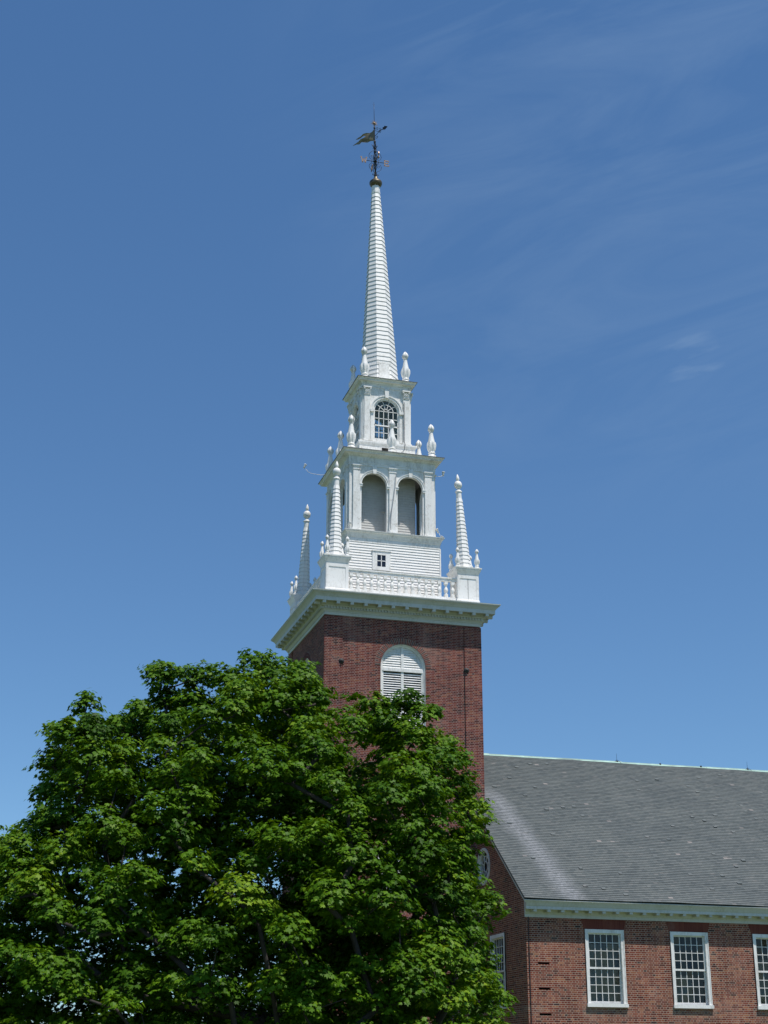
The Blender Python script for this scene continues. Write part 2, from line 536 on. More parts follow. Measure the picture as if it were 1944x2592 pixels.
def empty(name, loc, label, cat, group=None):
    o = bpy.data.objects.new(name, None)
    o.location = loc
    o.empty_display_size = 0.5
    o['label'] = label; o['category'] = cat
    if group:
        o['group'] = group
    col.objects.link(o)
    return o
def copy_tree(o, parent=None):
    c = o.copy()
    col.objects.link(c)
    if parent is not None:
        c.parent = parent
    for ch in [k for k in o.children]:
        copy_tree(ch, c)
    return c

def side(k, a, ox=0.0, oy=0.0):
    # wall-plane mapping for side k of a square tower: 0 front, 1 right, 2 back, 3 left
    def f(x, z, d=0.0):
        if k == 0: return (ox+x, oy-a+d, z)
        if k == 1: return (ox+a-d, oy+x, z)
        if k == 2: return (ox-x, oy+a-d, z)
        return (ox-a+d, oy-x, z)
    return f
class Arch:
    def __init__(s, xc, hw, z0, zs, n=20):
        s.x0, s.x1, s.xc, s.hw, s.z0, s.zs = xc-hw, xc+hw, xc, hw, z0, zs
        s.xs = [xc-hw*math.cos(math.pi*i/n) for i in range(n+1)]
        s.n = n
    def zb(s, x): return s.z0
    def zt(s, x): return s.zs+math.sqrt(max(0, s.hw**2-(x-s.xc)**2))
    def contour(s, grow=0.0):
        h = s.hw+grow
        return [(s.xc+h, s.z0)]+[(s.xc+h*math.cos(math.pi*i/s.n), s.zs+h*math.sin(math.pi*i/s.n)) for i in range(s.n+1)]+[(s.xc-h, s.z0)]
class Rect:
    def __init__(s, x0, x1, z0, z1):
        s.x0, s.x1, s.z0, s.z1 = x0, x1, z0, z1
        s.xs = [x0, x1]
    def zb(s, x): return s.z0
    def zt(s, x): return s.z1
    def contour(s, grow=0):
        return [(s.x1, s.z0), (s.x1, s.z1), (s.x0, s.z1), (s.x0, s.z0)]
class Disc:
    def __init__(s, xc, zc, r, n=32):
        s.xc, s.zc, s.r, s.n = xc, zc, r, n
        s.x0, s.x1 = xc-r, xc+r
        s.xs = [xc-r*math.cos(math.pi*i/(n//2)) for i in range(n//2+1)]
    def zb(s, x): return s.zc-math.sqrt(max(0, s.r**2-(x-s.xc)**2))
    def zt(s, x): return s.zc+math.sqrt(max(0, s.r**2-(x-s.xc)**2))
    def contour(s, grow=0):
        return [(s.xc+(s.r+grow)*math.cos(2*math.pi*i/s.n), s.zc+(s.r+grow)*math.sin(2*math.pi*i/s.n)) for i in range(s.n)]
def wall(mb, to3d, x0, x1, z0, z1, ops=(), reveal=0.0, breaks=(), m=0, mr=None, flip=False):
    zf = z1 if callable(z1) else (lambda x: z1)
    xs = {round(x0, 5), round(x1, 5)} | {round(b, 5) for b in breaks}
    for o in ops:
        xs |= {round(q, 5) for q in o.xs}
    xs = sorted(q for q in xs if x0-1e-6 <= q <= x1+1e-6)
    for a, b in zip(xs, xs[1:]):
        if b-a < 1e-5:
            continue
        mid = (a+b)/2
        cov = sorted([o for o in ops if o.x0 < mid < o.x1], key=lambda o: o.zb(mid))
        la, lb = z0, z0
        for o in cov+[None]:
            ta, tb = (zf(a), zf(b)) if o is None else (o.zb(a), o.zb(b))
            q = [to3d(a, la, 0), to3d(b, lb, 0), to3d(b, tb, 0), to3d(a, ta, 0)]
            if ta-la > 1e-5 or tb-lb > 1e-5:
                mb.add(q, [(0, 1, 2, 3) if not flip else (3, 2, 1, 0)], m)
            if o is not None:
                la, lb = o.zt(a), o.zt(b)
    if reveal:
        for o in ops:
            c = o.contour(); n = len(c)
            vs = [to3d(x, z, 0) for x, z in c]+[to3d(x, z, reveal) for x, z in c]
            mb.add(vs, [(i, (i+1) % n, n+(i+1) % n, n+i) for i in range(n)], m if mr is None else mr)
def arc(xc, zc, r, a0=0, a1=180, n=20):
    return [(xc+r*math.cos(R(a0+(a1-a0)*i/n)), zc+r*math.sin(R(a0+(a1-a0)*i/n))) for i in range(n+1)]
rng = np.random.default_rng(11)
random.seed(5)

# ------------------------------------------------------------------ ground
g = MB()
g.add([(-900,-900,0),(900,-900,0),(900,900,0),(-900,900,0)], [(0,1,2,3)])
go = g.build('ground', M_GRASS)
go['kind'] = 'structure'

# ------------------------------------------------------------------ the church
church = empty('church', (0, 0, 0), 'red brick church with tall white wooden steeple and grey slate roof', 'church')
TA = 3.30                                     # half width of the brick tower

# --- brick tower
mb = MB()
for k in range(4):
    to = side(k, TA)
    ops = []
    if k in (0, 3):
        ops = [Arch(-0.02, 0.95, 14.3, 17.2, 28), Arch(-0.55 if k == 0 else 0, 0.42, 8.3, 9.6)]
    wall(mb, to, -TA, TA, 0, 19.16, ops, 0.24)
tower = mb.build('tower_wall', M_BRICK, church)
# corner strips standing slightly proud
mb = MB()
for k in range(4):
    for x0, x1 in ((-TA-0.045, -2.58), (2.60, TA+0.045)):
        to = side(k, TA)
        P = [(x0, 0), (x1, 0), (x1, 19.10), (x0, 19.10)]
        if k in (1, 3):
            P = [(max(x0, -TA), 0), (min(x1, TA), 0), (min(x1, TA), 19.10), (max(x0, -TA), 19.10)]
        mb.prism(P, to, -0.045, 0.02)
mb.build('corner_strip', M_BRICK, church)
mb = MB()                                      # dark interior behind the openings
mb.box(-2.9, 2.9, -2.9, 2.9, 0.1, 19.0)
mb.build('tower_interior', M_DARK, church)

def arch_bricks(k, xc, zs, r0, n):
    to = side(k, TA)
    mb = MB()
    for ri, (ra, rb) in enumerate(((r0+0.004, r0+0.115), (r0+0.125, r0+0.235))):
        for i in range(n):
            a0 = 180*i/n+0.9; a1 = 180*(i+1)/n-0.9
            P = [(xc+ra*math.cos(R(a0)), zs+ra*math.sin(R(a0))), (xc+rb*math.cos(R(a0)), zs+rb*math.sin(R(a0))),
                 (xc+rb*math.cos(R(a1)), zs+rb*math.sin(R(a1))), (xc+ra*math.cos(R(a1)), zs+ra*math.sin(R(a1)))]
            grey = (i+ri) % 2 == 0 if ri else (i % 4 == 1)
            mb.prism(P, to, -0.014, 0.02, 1 if grey else 0)
    mb.polybar(to, arc(xc, zs, r0+0.122, n=40), 0.245, -0.006, 0.02, 2)
    return mb.build('brick_arch', [M_VRED, M_VGREY, M_MORTAR], church)

def louver(k):
    to = side(k, TA)
    xc, hw, z0, zs = -0.02, 0.95, 14.3, 17.2
    A = Arch(xc, hw, z0, zs, 28)
    mb = MB()
    cont = A.contour(-0.05)
    mb.polybar(to, [(x, z) for x, z in cont], 0.10, 0.10, 0.24)
    mb.polybar(to, [(x, z) for x, z in A.contour(-0.015)], 0.03, 0.03, 0.13)
    mb.prism([(xc-0.87, 17.02), (xc+0.87, 17.02), (xc+0.87, 17.16), (xc-0.87, 17.16)], to, 0.09, 0.2)
    mb.prism([(xc-0.87, 15.62), (xc+0.87, 15.62), (xc+0.87, 15.80), (xc-0.87, 15.80)], to, 0.11, 0.2)
    mb.prism([(xc-0.87, z0), (xc+0.87, z0), (xc+0.87, z0+0.14), (xc-0.87, z0+0.14)], to, 0.09, 0.2)
    for xa, xb in ((-0.87, -0.80), (-0.055, 0.055), (0.80, 0.87)):
        z1 = zs+0.02 if abs(xa) > 0.5 else zs+0.86
        mb.prism([(xc+xa, z0), (xc+xb, z0), (xc+xb, z1), (xc+xa, z1)], to, 0.12, 0.21)
    f = mb.build('louver_window', M_WHITE, church)
    sl = MB()
    # open slats below, tight boards in the round head
    def slat(x0, x1, z, h, d0, d1, th):
        vs = [to(x0, z, d0), to(x1, z, d0), to(x1, z+h, d1), to(x0, z+h, d1),
              to(x0, z-th, d0), to(x1, z-th, d0), to(x1, z+h-th, d1), to(x0, z+h-th, d1)]
        sl.add(vs, [(0,1,2,3),(7,6,5,4),(0,4,5,1),(1,5,6,2),(2,6,7,3),(3,7,4,0)])
    for lo, hi in ((z0+0.16, 15.6), (15.84, 17.0)):
        n = int((hi-lo)/0.092)
        for i in range(n):
            z = lo+(hi-lo)*(i+0.1)/n
            for x0, x1 in ((-0.80, -0.055), (0.055, 0.80)):
                slat(xc+x0, xc+x1, z, 0.056, 0.13, 0.18, 0.012)
    for i in range(9):
        z = 17.17+i*0.098
        hwz = math.sqrt(max(0.0, (hw-0.07)**2-(z+0.05-zs)**2)) if z+0.05 > zs else hw-0.07
        if hwz < 0.12: continue
        for x0, x1 in ((-hwz, -0.055), (0.055, hwz)):
            slat(xc+x0, xc+x1, z, 0.10, 0.14, 0.175, 0.012)
    sl.build('louver_slats', M_WHITE, f)
for k in (0, 3):
    arch_bricks(k, -0.02, 17.2, 0.95, 46)
    louver(k)
    # lower round-headed window, mostly behind the tree
    to = side(k, TA)
    A = Arch(-0.55 if k == 0 else 0, 0.42, 8.3, 9.6)
    mb = MB()
    mb.polybar(to, A.contour(-0.05), 0.10, 0.05, 0.15)
    mb.polybar(to, A.contour(0.05), 0.09, -0.03, 0.06)
    mb.prism([(A.x0-0.1, 8.18), (A.x1+0.1, 8.18), (A.x1+0.1, 8.3), (A.x0-0.1, 8.3)], to, -0.08, 0.1)
    for q in (-0.14, 0.14):
        mb.bar(to, (A.xc+q, 8.3), (A.xc+q, 9.95), 0.03, 0.10, 0.14)
    for z in (8.62, 8.94, 9.27, 9.6):
        mb.bar(to, (A.x0+0.06, z), (A.x1-0.06, z), 0.03, 0.10, 0.14)
    w_ = mb.build('tower_window', M_WHITE, church)
    p_ = MB(); p_.add([to(x, z, 0.16) for x, z in A.contour(-0.03)], [tuple(range(len(A.contour())))])
    p_.build('pane', M_GLASS, w_)
for x in (-2.62, 2.68):                        # iron anchor plates
    mb = MB()
    def q_(x_, z_, d_=0.0): return side(0, TA)(x_, z_, d_)
    c0 = (x, 17.25)
    vs = []; n = 20
    for j, (r, d) in enumerate(((0.115, 0.0), (0.115, -0.03), (0.085, -0.06), (0.04, -0.08), (0.035, -0.11), (0.0, -0.115))):
        for i in range(n):
            a = 2*math.pi*i/n
            vs.append(q_(c0[0]+r*math.cos(a), c0[1]+r*math.sin(a), d-0.02))
    fs = [(j*n+i, j*n+(i+1) % n, (j+1)*n+(i+1) % n, (j+1)*n+i) for j in range(5) for i in range(n)]
    mb.add(vs, fs)
    mb.build('wall_anchor', M_RUSTY, church, smooth=True)
mb = MB()
mb.tube([(2.585, -TA-0.015, 18.0), (2.585, -TA-0.015, 12), (2.60, -TA-0.015, 5), (2.60, -TA-0.015, 0)], 0.009)
mb.tube([(3.06, -8.36-0.03, 7.0), (3.06, -8.36-0.03, 0)], 0.014)
mb.build('lightning_cable', M_IRON, church)

# --- main cornice of the tower
mb = MB()
mb.ring4([(3.28, 19.14), (3.34, 19.145), (3.34, 19.27), (3.37, 19.275), (3.37, 19.30), (3.43, 19.37), (3.43, 19.46), (3.50, 19.465),
          (3.52, 19.50), (3.57, 19.55), (3.59, 19.60), (3.80, 19.605), (3.80, 19.60), (3.815, 19.60), (3.815, 19.755),
          (3.83, 19.77), (3.85, 19.80), (3.88, 19.84), (3.93, 19.89), (3.98, 19.92), (3.985, 19.955), (4.005, 19.956), (4.005, 19.972)], cap=False)
# dentils
for k in range(4):
    to = side(k, 3.43)
    n = 54
    for i in range(n):
        x = -3.40+6.80*(i+0.5)/n
        mb.prism([(x-0.034, 19.375), (x+0.034, 19.375), (x+0.034, 19.458), (x-0.034, 19.458)], to, -0.068, 0.01)
for j_ in (8, 9, 10, 11):                      # soffit and bed mould coloured darker, olive, for shade and green bounce
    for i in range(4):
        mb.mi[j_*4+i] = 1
cornice = mb.build('tower_cornice', [M_TRIM, M_SOFFIT_SHADE], church)
mb = MB()
mb.prism([(-0.068, 19.495), (0.068, 19.495), (0.068, 19.606), (-0.068, 19.606)], lambda x, z, d: (x, d, z), -0.118, 0.11)
mod0 = mb.build('modillion', M_TRIM, cornice)
first = True
for k in range(4):
    for i in range(13):
        x = -3.465+0.578*i
        o = mod0 if first else mod0.copy()
        if not first:
            col.objects.link(o); o.parent = cornice
        first = False
        p = side(k, 3.685)(x, 0, 0)
        o.location = (p[0], p[1], 0)
        o.rotation_euler = (0, 0, k*math.pi/2)
mb = MB()
mb.ring4([(4.005, 19.973), (4.01, 19.988), (3.4, 20.16), (2.0, 20.18)], cap=True)
mb.build('tower_deck', [M_WHITE], church)

# --- corner pedestals, pinnacles and their small urns
URN = [(0.205, 0.0), (0.205, 0.07), (0.18, 0.12), (0.135, 0.16), (0.125, 0.21), (0.16, 0.23), (0.155, 0.26), (0.13, 0.29),
       (0.145, 0.33, .08), (0.180, 0.43, .13), (0.200, 0.56, .15), (0.198, 0.68, .14), (0.175, 0.76, .05), (0.155, 0.765),
       (0.120, 0.95), (0.085, 1.15), (0.075, 1.22), (0.095, 1.24), (0.075, 1.27)]
BUD = [(0.075, 1.27), (0.115, 1.32), (0.135, 1.39), (0.125, 1.46), (0.095, 1.53), (0.05, 1.60), (0.0, 1.66)]
def make_urn(name, parent, s, mt):
    mb = MB()
    mb.lathe([(r*s, z*s, *f) for r, z, *f in URN], 32)
    o = mb.build(name, mt, parent, uv=False)
    smooth_by_angle(o, 50)
    # bud of separate petals, slightly open at the top
    b = MB()
    b.lathe([(r*s*0.72, z*s) for r, z in BUD], 12)
    for i in range(4):
        a0 = i*math.pi/2+0.4
        vs = []
        for r, z in BUD:
            for da, k in ((-0.62, 0.98), (-0.3, 1.12), (0.3, 1.12), (0.62, 0.98)):
                rr = (r*k+0.004)*s
                vs.append((rr*math.cos(a0+da), rr*math.sin(a0+da), z*s*(1.0 if r > 0.01 else 0.985)))
        n = len(BUD)
        b.add(vs, [(j*4+q, j*4+q+1, (j+1)*4+q+1, (j+1)*4+q) for j in range(n-1) for q in range(3)])
    c = b.build('bud', mt, o, uv=False)
    c.data.polygons.foreach_set('use_smooth', [True]*len(c.data.polygons))
    return o
def put(o, loc, rot=0.0, first=[None]):
    o.location = loc
    o.rotation_euler = (0, 0, rot)
    return o
urn_small = make_urn('urn_finial', church, 0.54, M_WHITE)
urn_big = make_urn('urn_finial', church, 1.0, M_OLD)
used = {'s': False, 'b': False}
def place_urn(kind, loc, rot=0.0, tl=(0, 0)):
    src = urn_small if kind == 's' else urn_big
    o = src if not used[kind] else copy_tree(src, church)
    used[kind] = True
    o.location = loc
    o.rotation_euler = (tl[0], tl[1], rot)

def pedestal(sx, sy):
    cx, cy = 2.83*sx, 2.83*sy
    mb = MB()
    mb.ring4([(0.50, 20.0), (0.50, 20.27), (0.485, 20.29), (0.475, 20.30), (0.455, 21.36)], cx, cy)
    for k in range(4):                       # panel framing, proud of the body
        to = side(k, 0.467, cx, cy)
        for P in ([(-0.465, 20.29), (-0.36, 20.29), (-0.36, 21.36), (-0.465, 21.36)],
                  [(0.36, 20.29), (0.465, 20.29), (0.465, 21.36), (0.36, 21.36)],
                  [(-0.36, 21.22), (0.36, 21.22), (0.36, 21.36), (-0.36, 21.36)]):
            mb.prism(P, to, -0.014, 0.05)
        if k in (0, 3) and sx > 0:           # open joints between the old boards
            mb.prism([(-0.008, 20.3), (0.004, 20.3), (0.004, 21.21), (-0.004, 21.21)], to, -0.012, 0.03, 1)
    o = mb.build('pedestal', [M_WHITE, M_EDGE], church)
    mb = MB()
    mb.ring4([(0.455, 21.34), (0.475, 21.36), (0.475, 21.40), (0.49, 21.44), (0.53, 21.53), (0.56, 21.59), (0.565, 21.60), (0.565, 21.645),
              (0.59, 21.65), (0.595, 21.70), (0.40, 21.74)], cx, cy)
    mb.build('pedestal_cap', M_WHITE, o)
    # shingled pinnacle
    tl = ((-0.13*sx-0.05)/4.3, -0.13*sy/4.3)
    c8 = 1/math.cos(R(22.5))
    prof = []
    z = 0.0; nC = 18; H = 3.28
    def ap(z): return 0.275+(0.118-0.275)*z/H
    prof.append(((0.335)*c8, -0.02)); prof.append((0.30*c8, 0.10))
    for i in range(nC):
        za = 0.10+(H-0.10)*i/nC; zb = 0.10+(H-0.10)*(i+1)/nC
        prof.append(((ap(za)+0.018)*c8, za)); prof.append((ap(zb)*c8-0.002, zb))
    mb = MB()
    mb.lathe(prof, 8, (cx, cy, 21.72), R(22.5), tilt=tl)
    for j_ in range(1, nC+1):
        for i in range(8):
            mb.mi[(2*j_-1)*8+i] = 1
    p = mb.build('pinnacle', [M_BOARD, M_LIP_SHADE], church)
    mb = MB()
    mb.lathe([(0.118, 3.27), (0.115, 3.56), (0.145, 3.58), (0.145, 3.62), (0.10, 3.67), (0.06, 3.70), (0.06, 3.74), (0.11, 3.78),
              (0.155, 3.84), (0.172, 3.92), (0.160, 4.00), (0.115, 4.07), (0.05, 4.10), (0.055, 4.13)], 20, (cx, cy, 21.72), tilt=tl)
    b = mb.build('pinnacle_ball', M_WHITE, p)
    smooth_by_angle(b, 45)
    mb = MB()
    mb.lathe([(0.045, 4.12), (0.075, 4.17), (0.078, 4.23), (0.055, 4.32), (0.02, 4.41), (0.0, 4.44)], 10, (cx, cy, 21.72), tilt=tl)
    mb.build('flame_finial', M_WHITE, p, smooth=True)
    for ux in (-1, 1):
        for uy in (-1, 1):
            place_urn('s', (cx+0.43*ux, cy+0.43*uy, 21.70), 0.3*ux)
for sx, sy in ((-1, -1), (1, -1), (-1, 1), (1, 1)):
    pedestal(sx, sy)

# --- balustrades
def vase(mb, x, to):
    c = to(x, 0, 0)
    for z0, z1 in ((20.36, 20.50), (20.93, 21.06)):
        mb.box(c[0]-0.07, c[0]+0.07, c[1]-0.07, c[1]+0.07, z0, z1)
    mb.lathe([(0.062, 20.50), (0.05, 20.52), (0.045, 20.54), (0.075, 20.60), (0.092, 20.66), (0.085, 20.72), (0.055, 20.79), (0.040, 20.84),
              (0.042, 20.87), (0.06, 20.885), (0.045, 20.90), (0.062, 20.925), (0.065, 20.935)], 12, (c[0], c[1], 0))
for k in range(4):
    to = side(k, 3.12)
    mb = MB()
    mb.prism([(-2.40, 20.16), (2.40, 20.16), (2.40, 20.36), (-2.40, 20.36)], to, -0.10, 0.10)
    b = mb.build('balustrade', M_WHITE, church)
    mb = MB()
    mb.prism([(-2.40, 21.06), (2.40, 21.06), (2.40, 21.17), (-2.40, 21.17)], to, -0.075, 0.075)
    mb.prism([(-2.40, 21.17), (2.40, 21.17), (2.40, 21.225), (-2.40, 21.225)], to, -0.11, 0.11)
    mb.build('top_rail', M_WHITE, b)
    if k == 0:
        mb = MB(); vase(mb, 0, lambda x, z, d: (0, 0, 0))
        bal0 = mb.build('baluster', M_WHITE, b)
        smooth_by_angle(bal0, 40)
    for i in range(16):
        o = bal0 if (k == 0 and i == 0) else bal0.copy()
        if not (k == 0 and i == 0):
            col.objects.link(o)
        o.parent = b
        p = to(-2.20+4.40*i/15, 0, 0)
        o.location = (p[0], p[1], 0)

# --- square clapboarded stage behind the balustrade
def clap(mb, to, x0f, z0, z1, pitch, lip, m=0, x1f=None):
    n = max(1, round((z1-z0)/pitch))
    for i in range(n):
        za = z0+(z1-z0)*i/n; zb = z0+(z1-z0)*(i+1)/n
        w0 = x0f
        mb.add([to(-w0, za, -lip), to(w0, za, -lip), to(w0, zb, 0), to(-w0, zb, 0), to(-w0, za, 0.005), to(w0, za, 0.005), to(-w0, za+0.018, -lip*0.85-0.001), to(w0, za+0.018, -lip*0.85-0.001)],
               [(0, 1, 2, 3)], m)
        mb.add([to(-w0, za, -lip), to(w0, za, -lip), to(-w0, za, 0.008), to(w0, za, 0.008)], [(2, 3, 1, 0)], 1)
mb = MB()
for k in range(4):
    to = side(k, 2.03)
    clap(mb, to, 2.045, 20.1, 22.86, 0.118, 0.024)
    for s in (-1, 1):
        mb.prism([(s*2.03-0.035, 20.1), (s*2.03+0.035, 20.1), (s*2.03+0.035, 22.86), (s*2.03-0.035, 22.86)], to, -0.024, 0.03)
stage = mb.build('clapboard_stage', [M_BOARD, M_LIP_SHADE], church)
mb = MB()
mb.ring4([(2.02, 22.84), (2.055, 22.845), (2.055, 23.05), (2.075, 23.06), (2.095, 23.14), (2.14, 23.24), (2.19, 23.28), (2.19, 23.315), (2.215, 23.318),
          (2.22, 23.345), (1.9, 23.36)], -0.02, 0)
mb.build('stage_cornice', M_WHITE, church)
to = side(0, 2.03)
mb = MB()                                     # plain boarded door behind the balusters
mb.prism([(0.12, 20.1), (0.98, 20.1), (0.98, 21.02), (0.12, 21.02)], to, -0.035, 0.02)
mb.build('plain_door', M_WHITE, church)
mb = MB()                                     # the little four-pane window
X0, X1, Z0, Z1 = -0.78, -0.41, 21.82, 22.34
for P in ([(X0-0.21, Z0-0.16), (X0, Z0-0.16), (X0, Z1+0.16), (X0-0.21, Z1+0.16)], [(X1, Z0-0.16), (X1+0.21, Z0-0.16), (X1+0.21, Z1+0.16), (X1, Z1+0.16)],
          [(X0, Z0-0.16), (X1, Z0-0.16), (X1, Z0), (X0, Z0)], [(X0, Z1), (X1, Z1), (X1, Z1+0.16), (X0, Z1+0.16)]):
    mb.prism(P, to, -0.055, 0.02)
mb.prism([(X0-0.24, Z1+0.16), (X1+0.24, Z1+0.16), (X1+0.24, Z1+0.20), (X0-0.24, Z1+0.20)], to, -0.085, 0.02)
mb.bar(to, ((X0+X1)/2, Z0), ((X0+X1)/2, Z1), 0.03, -0.045, -0.025)
mb.bar(to, (X0, (Z0+Z1)/2), (X1, (Z0+Z1)/2), 0.03, -0.045, -0.025)
sw = mb.build('small_window', M_WHITE, church)
mb = MB(); mb.add([to(x, z, -0.024) for x, z in ((X0, Z0), (X1, Z0), (X1, Z1), (X0, Z1))], [(0, 1, 2, 3)])
M_DPANE = simple('dark_glass', (0.012, 0.015, 0.022), 0.04, spec=0.6)
mb.build('pane', M_DPANE, sw)

# --- belfry: open arcade round a clapboarded core
BX = -0.07; BA = 1.92; ZB = 23.345
arches = [Arch(-0.81, 0.565, ZB, 25.54, 24), Arch(0.81, 0.565, ZB, 25.54, 24)]
mb = MB()
for k in range(4):
    to = side(k, BA, BX)
    wall(mb, to, -BA, BA, ZB, 26.42, arches, 0.16)
    ti = side(k, BA-0.16, BX)
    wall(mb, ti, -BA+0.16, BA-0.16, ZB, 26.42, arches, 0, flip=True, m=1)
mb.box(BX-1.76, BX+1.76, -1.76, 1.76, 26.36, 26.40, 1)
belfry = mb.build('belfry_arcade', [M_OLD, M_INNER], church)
def pil(mb, to, xc, hw, z0, zn, zc):
    mb.prism([(xc-hw-0.05, z0), (xc+hw+0.05, z0), (xc+hw+0.05, z0+0.10), (xc-hw-0.05, z0+0.10)], to, -0.135, 0.02)
    mb.prism([(xc-hw-0.025, z0+0.10), (xc+hw+0.025, z0+0.10), (xc+hw+0.025, z0+0.16), (xc-hw-0.025, z0+0.16)], to, -0.11, 0.02)
    mb.prism([(xc-hw, z0+0.16), (xc+hw, z0+0.16), (xc+hw, zc), (xc-hw, zc)], to, -0.085, 0.02)
    mb.prism([(xc-hw-0.02, zn), (xc+hw+0.02, zn), (xc+hw+0.02, zn+0.035), (xc-hw-0.02, zn+0.035)], to, -0.105, 0.02)
    mb.prism([(xc-hw-0.02, zc-0.10), (xc+hw+0.02, zc-0.10), (xc+hw+0.035, zc-0.05), (xc-hw-0.035, zc-0.05)], to, -0.11, 0.02)
    mb.prism([(xc-hw-0.045, zc-0.05), (xc+hw+0.045, zc-0.05), (xc+hw+0.045, zc), (xc-hw-0.045, zc)], to, -0.135, 0.02)
for k in range(4):
    to = side(k, BA, BX)
    for xc, hw in ((-1.615, 0.155), (0.0, 0.15), (1.615, 0.155)):
        mb = MB(); pil(mb, to, xc, hw, ZB, 26.17, 26.40)
        mb.build('pilaster', M_OLD, belfry)
    for a in arches:
        mb = MB()
        mb.polybar(to, arc(a.xc, a.zs, 0.61, n=24), 0.09, -0.045, 0.02)
        mb.polybar(to, arc(a.xc, a.zs, 0.65, n=24), 0.03, -0.065, 0.02)
        mb.build('archivolt', M_OLD, belfry)
        for s in (-1, 1):
            mb = MB()
            x = a.xc+s*0.615
            mb.prism([(x-0.07, 25.42), (x+0.07, 25.42), (x+0.07, 25.50), (x-0.07, 25.50)], to, -0.075, 0.05)
            mb.prism([(x-0.085, 25.50), (x+0.085, 25.50), (x+0.085, 25.545), (x-0.085, 25.545)], to, -0.095, 0.05)
            mb.build('impost', M_OLD, belfry)
        mb = MB()
        mb.prism([(a.xc-0.07, 26.06), (a.xc+0.07, 26.06), (a.xc+0.10, 26.39), (a.xc-0.10, 26.39)], to, -0.085, 0.02)
        mb.build('keystone', M_OLD, belfry)
mb = MB()
for k in range(4):
    clap(mb, side(k, 1.24, BX), 1.25, ZB, 26.36, 0.115, 0.018)
core = mb.build('belfry_core', [M_CORE, M_LIP_SHADE], church)
to = side(0, 1.24, BX)
mb = MB()
mb.prism([(-0.20, ZB), (0.42, ZB), (0.42, 24.55), (-0.20, 24.55)], to, -0.03, 0.02)
mb.prism([(-0.30, 24.60), (0.52, 24.60), (0.52, 24.64), (-0.30, 24.64)], to, -0.06, 0.02)
mb.build('core_door', M_CORE, core)
mb = MB()
mb.ring4([(1.60, 26.40), (1.95, 26.405), (1.95, 26.50), (1.965, 26.505), (1.965, 26.55), (1.95, 26.555), (1.95, 26.80), (1.985, 26.815), (2.0, 26.85), (2.05, 26.88),
          (2.09, 26.895), (2.20, 26.90), (2.20, 26.955), (2.225, 26.965), (2.265, 27.0), (2.275, 27.02)], BX, 0, cap=False)
ent = mb.build('belfry_entablature', M_OLD, church)
for k in range(4):
    to = side(k, 1.95, BX)
    for i in range(8):
        x = -1.70+3.40*i/7
        mb = MB()
        for q in (-0.075, 0, 0.075):
            mb.prism([(x+q-0.028, 26.565), (x+q+0.028, 26.565), (x+q+0.028, 26.79), (x+q-0.028, 26.79)], to, -0.022, 0.02)
        mb.build('triglyph', M_OLD, ent)
mb = MB()
mb.ring4([(2.276, 27.021), (2.295, 27.022), (2.295, 27.048)], BX, 0, cap=False, m=1)
mb.ring4([(2.295, 27.049), (1.85, 27.16), (1.3, 27.20)], BX, 0)
mb.build('belfry_roof', [M_WHITE, M_EDGE], church)
for ix in (-1, 0, 1):
    for iy in (-1, 0, 1):
        if ix or iy:
            place_urn('b', (BX+1.84*ix, 1.84*iy, 27.13), 0.35*ix+0.2*iy, (0.0, -0.02 if ix == 1 else 0.0))

# --- lantern
LX = -0.10
mb = MB()
mb.ring4([(1.45, 27.15), (1.45, 27.30), (1.34, 27.33), (1.30, 27.36), (1.285, 27.40), (1.285, 27.66), (1.30, 27.70), (1.335, 27.76), (1.345, 27.80), (1.345, 27.865), (1.18, 27.885),
          (1.17, 27.93), (1.12, 27.95)], LX, 0)
lb = mb.build('lantern_base', M_OLD, church)
to = side(0, 1.285, LX)
mb = MB()
mb.prism([(-0.30, 27.46), (0.06, 27.46), (0.06, 27.64), (-0.30, 27.64)], to, -0.02, 0.05)
mb.prism([(-0.27, 27.485), (0.03, 27.485), (0.03, 27.615), (-0.27, 27.615)], to, -0.024, 0.03, 1)
mb.build('base_vent', [M_OLD, M_DARK], lb)
LA = 1.10
LAr = Arch(0.0, 0.575, 28.10, 29.50, 28)
mb = MB()
for k in range(4):
    wall(mb, side(k, LA, LX), -LA, LA, 27.94, 30.60, [LAr], 0.16)
    wall(mb, side(k, LA-0.16, LX), -LA+0.16, LA-0.16, 27.94, 30.60, [LAr], 0, flip=True)
mb.box(LX-0.93, LX+0.93, -0.93, 0.93, 30.50, 30.55)
mb.box(LX-0.93, LX+0.93, -0.93, 0.93, 27.95, 27.98)
lan = mb.build('lantern_wall', M_WHITE, church)
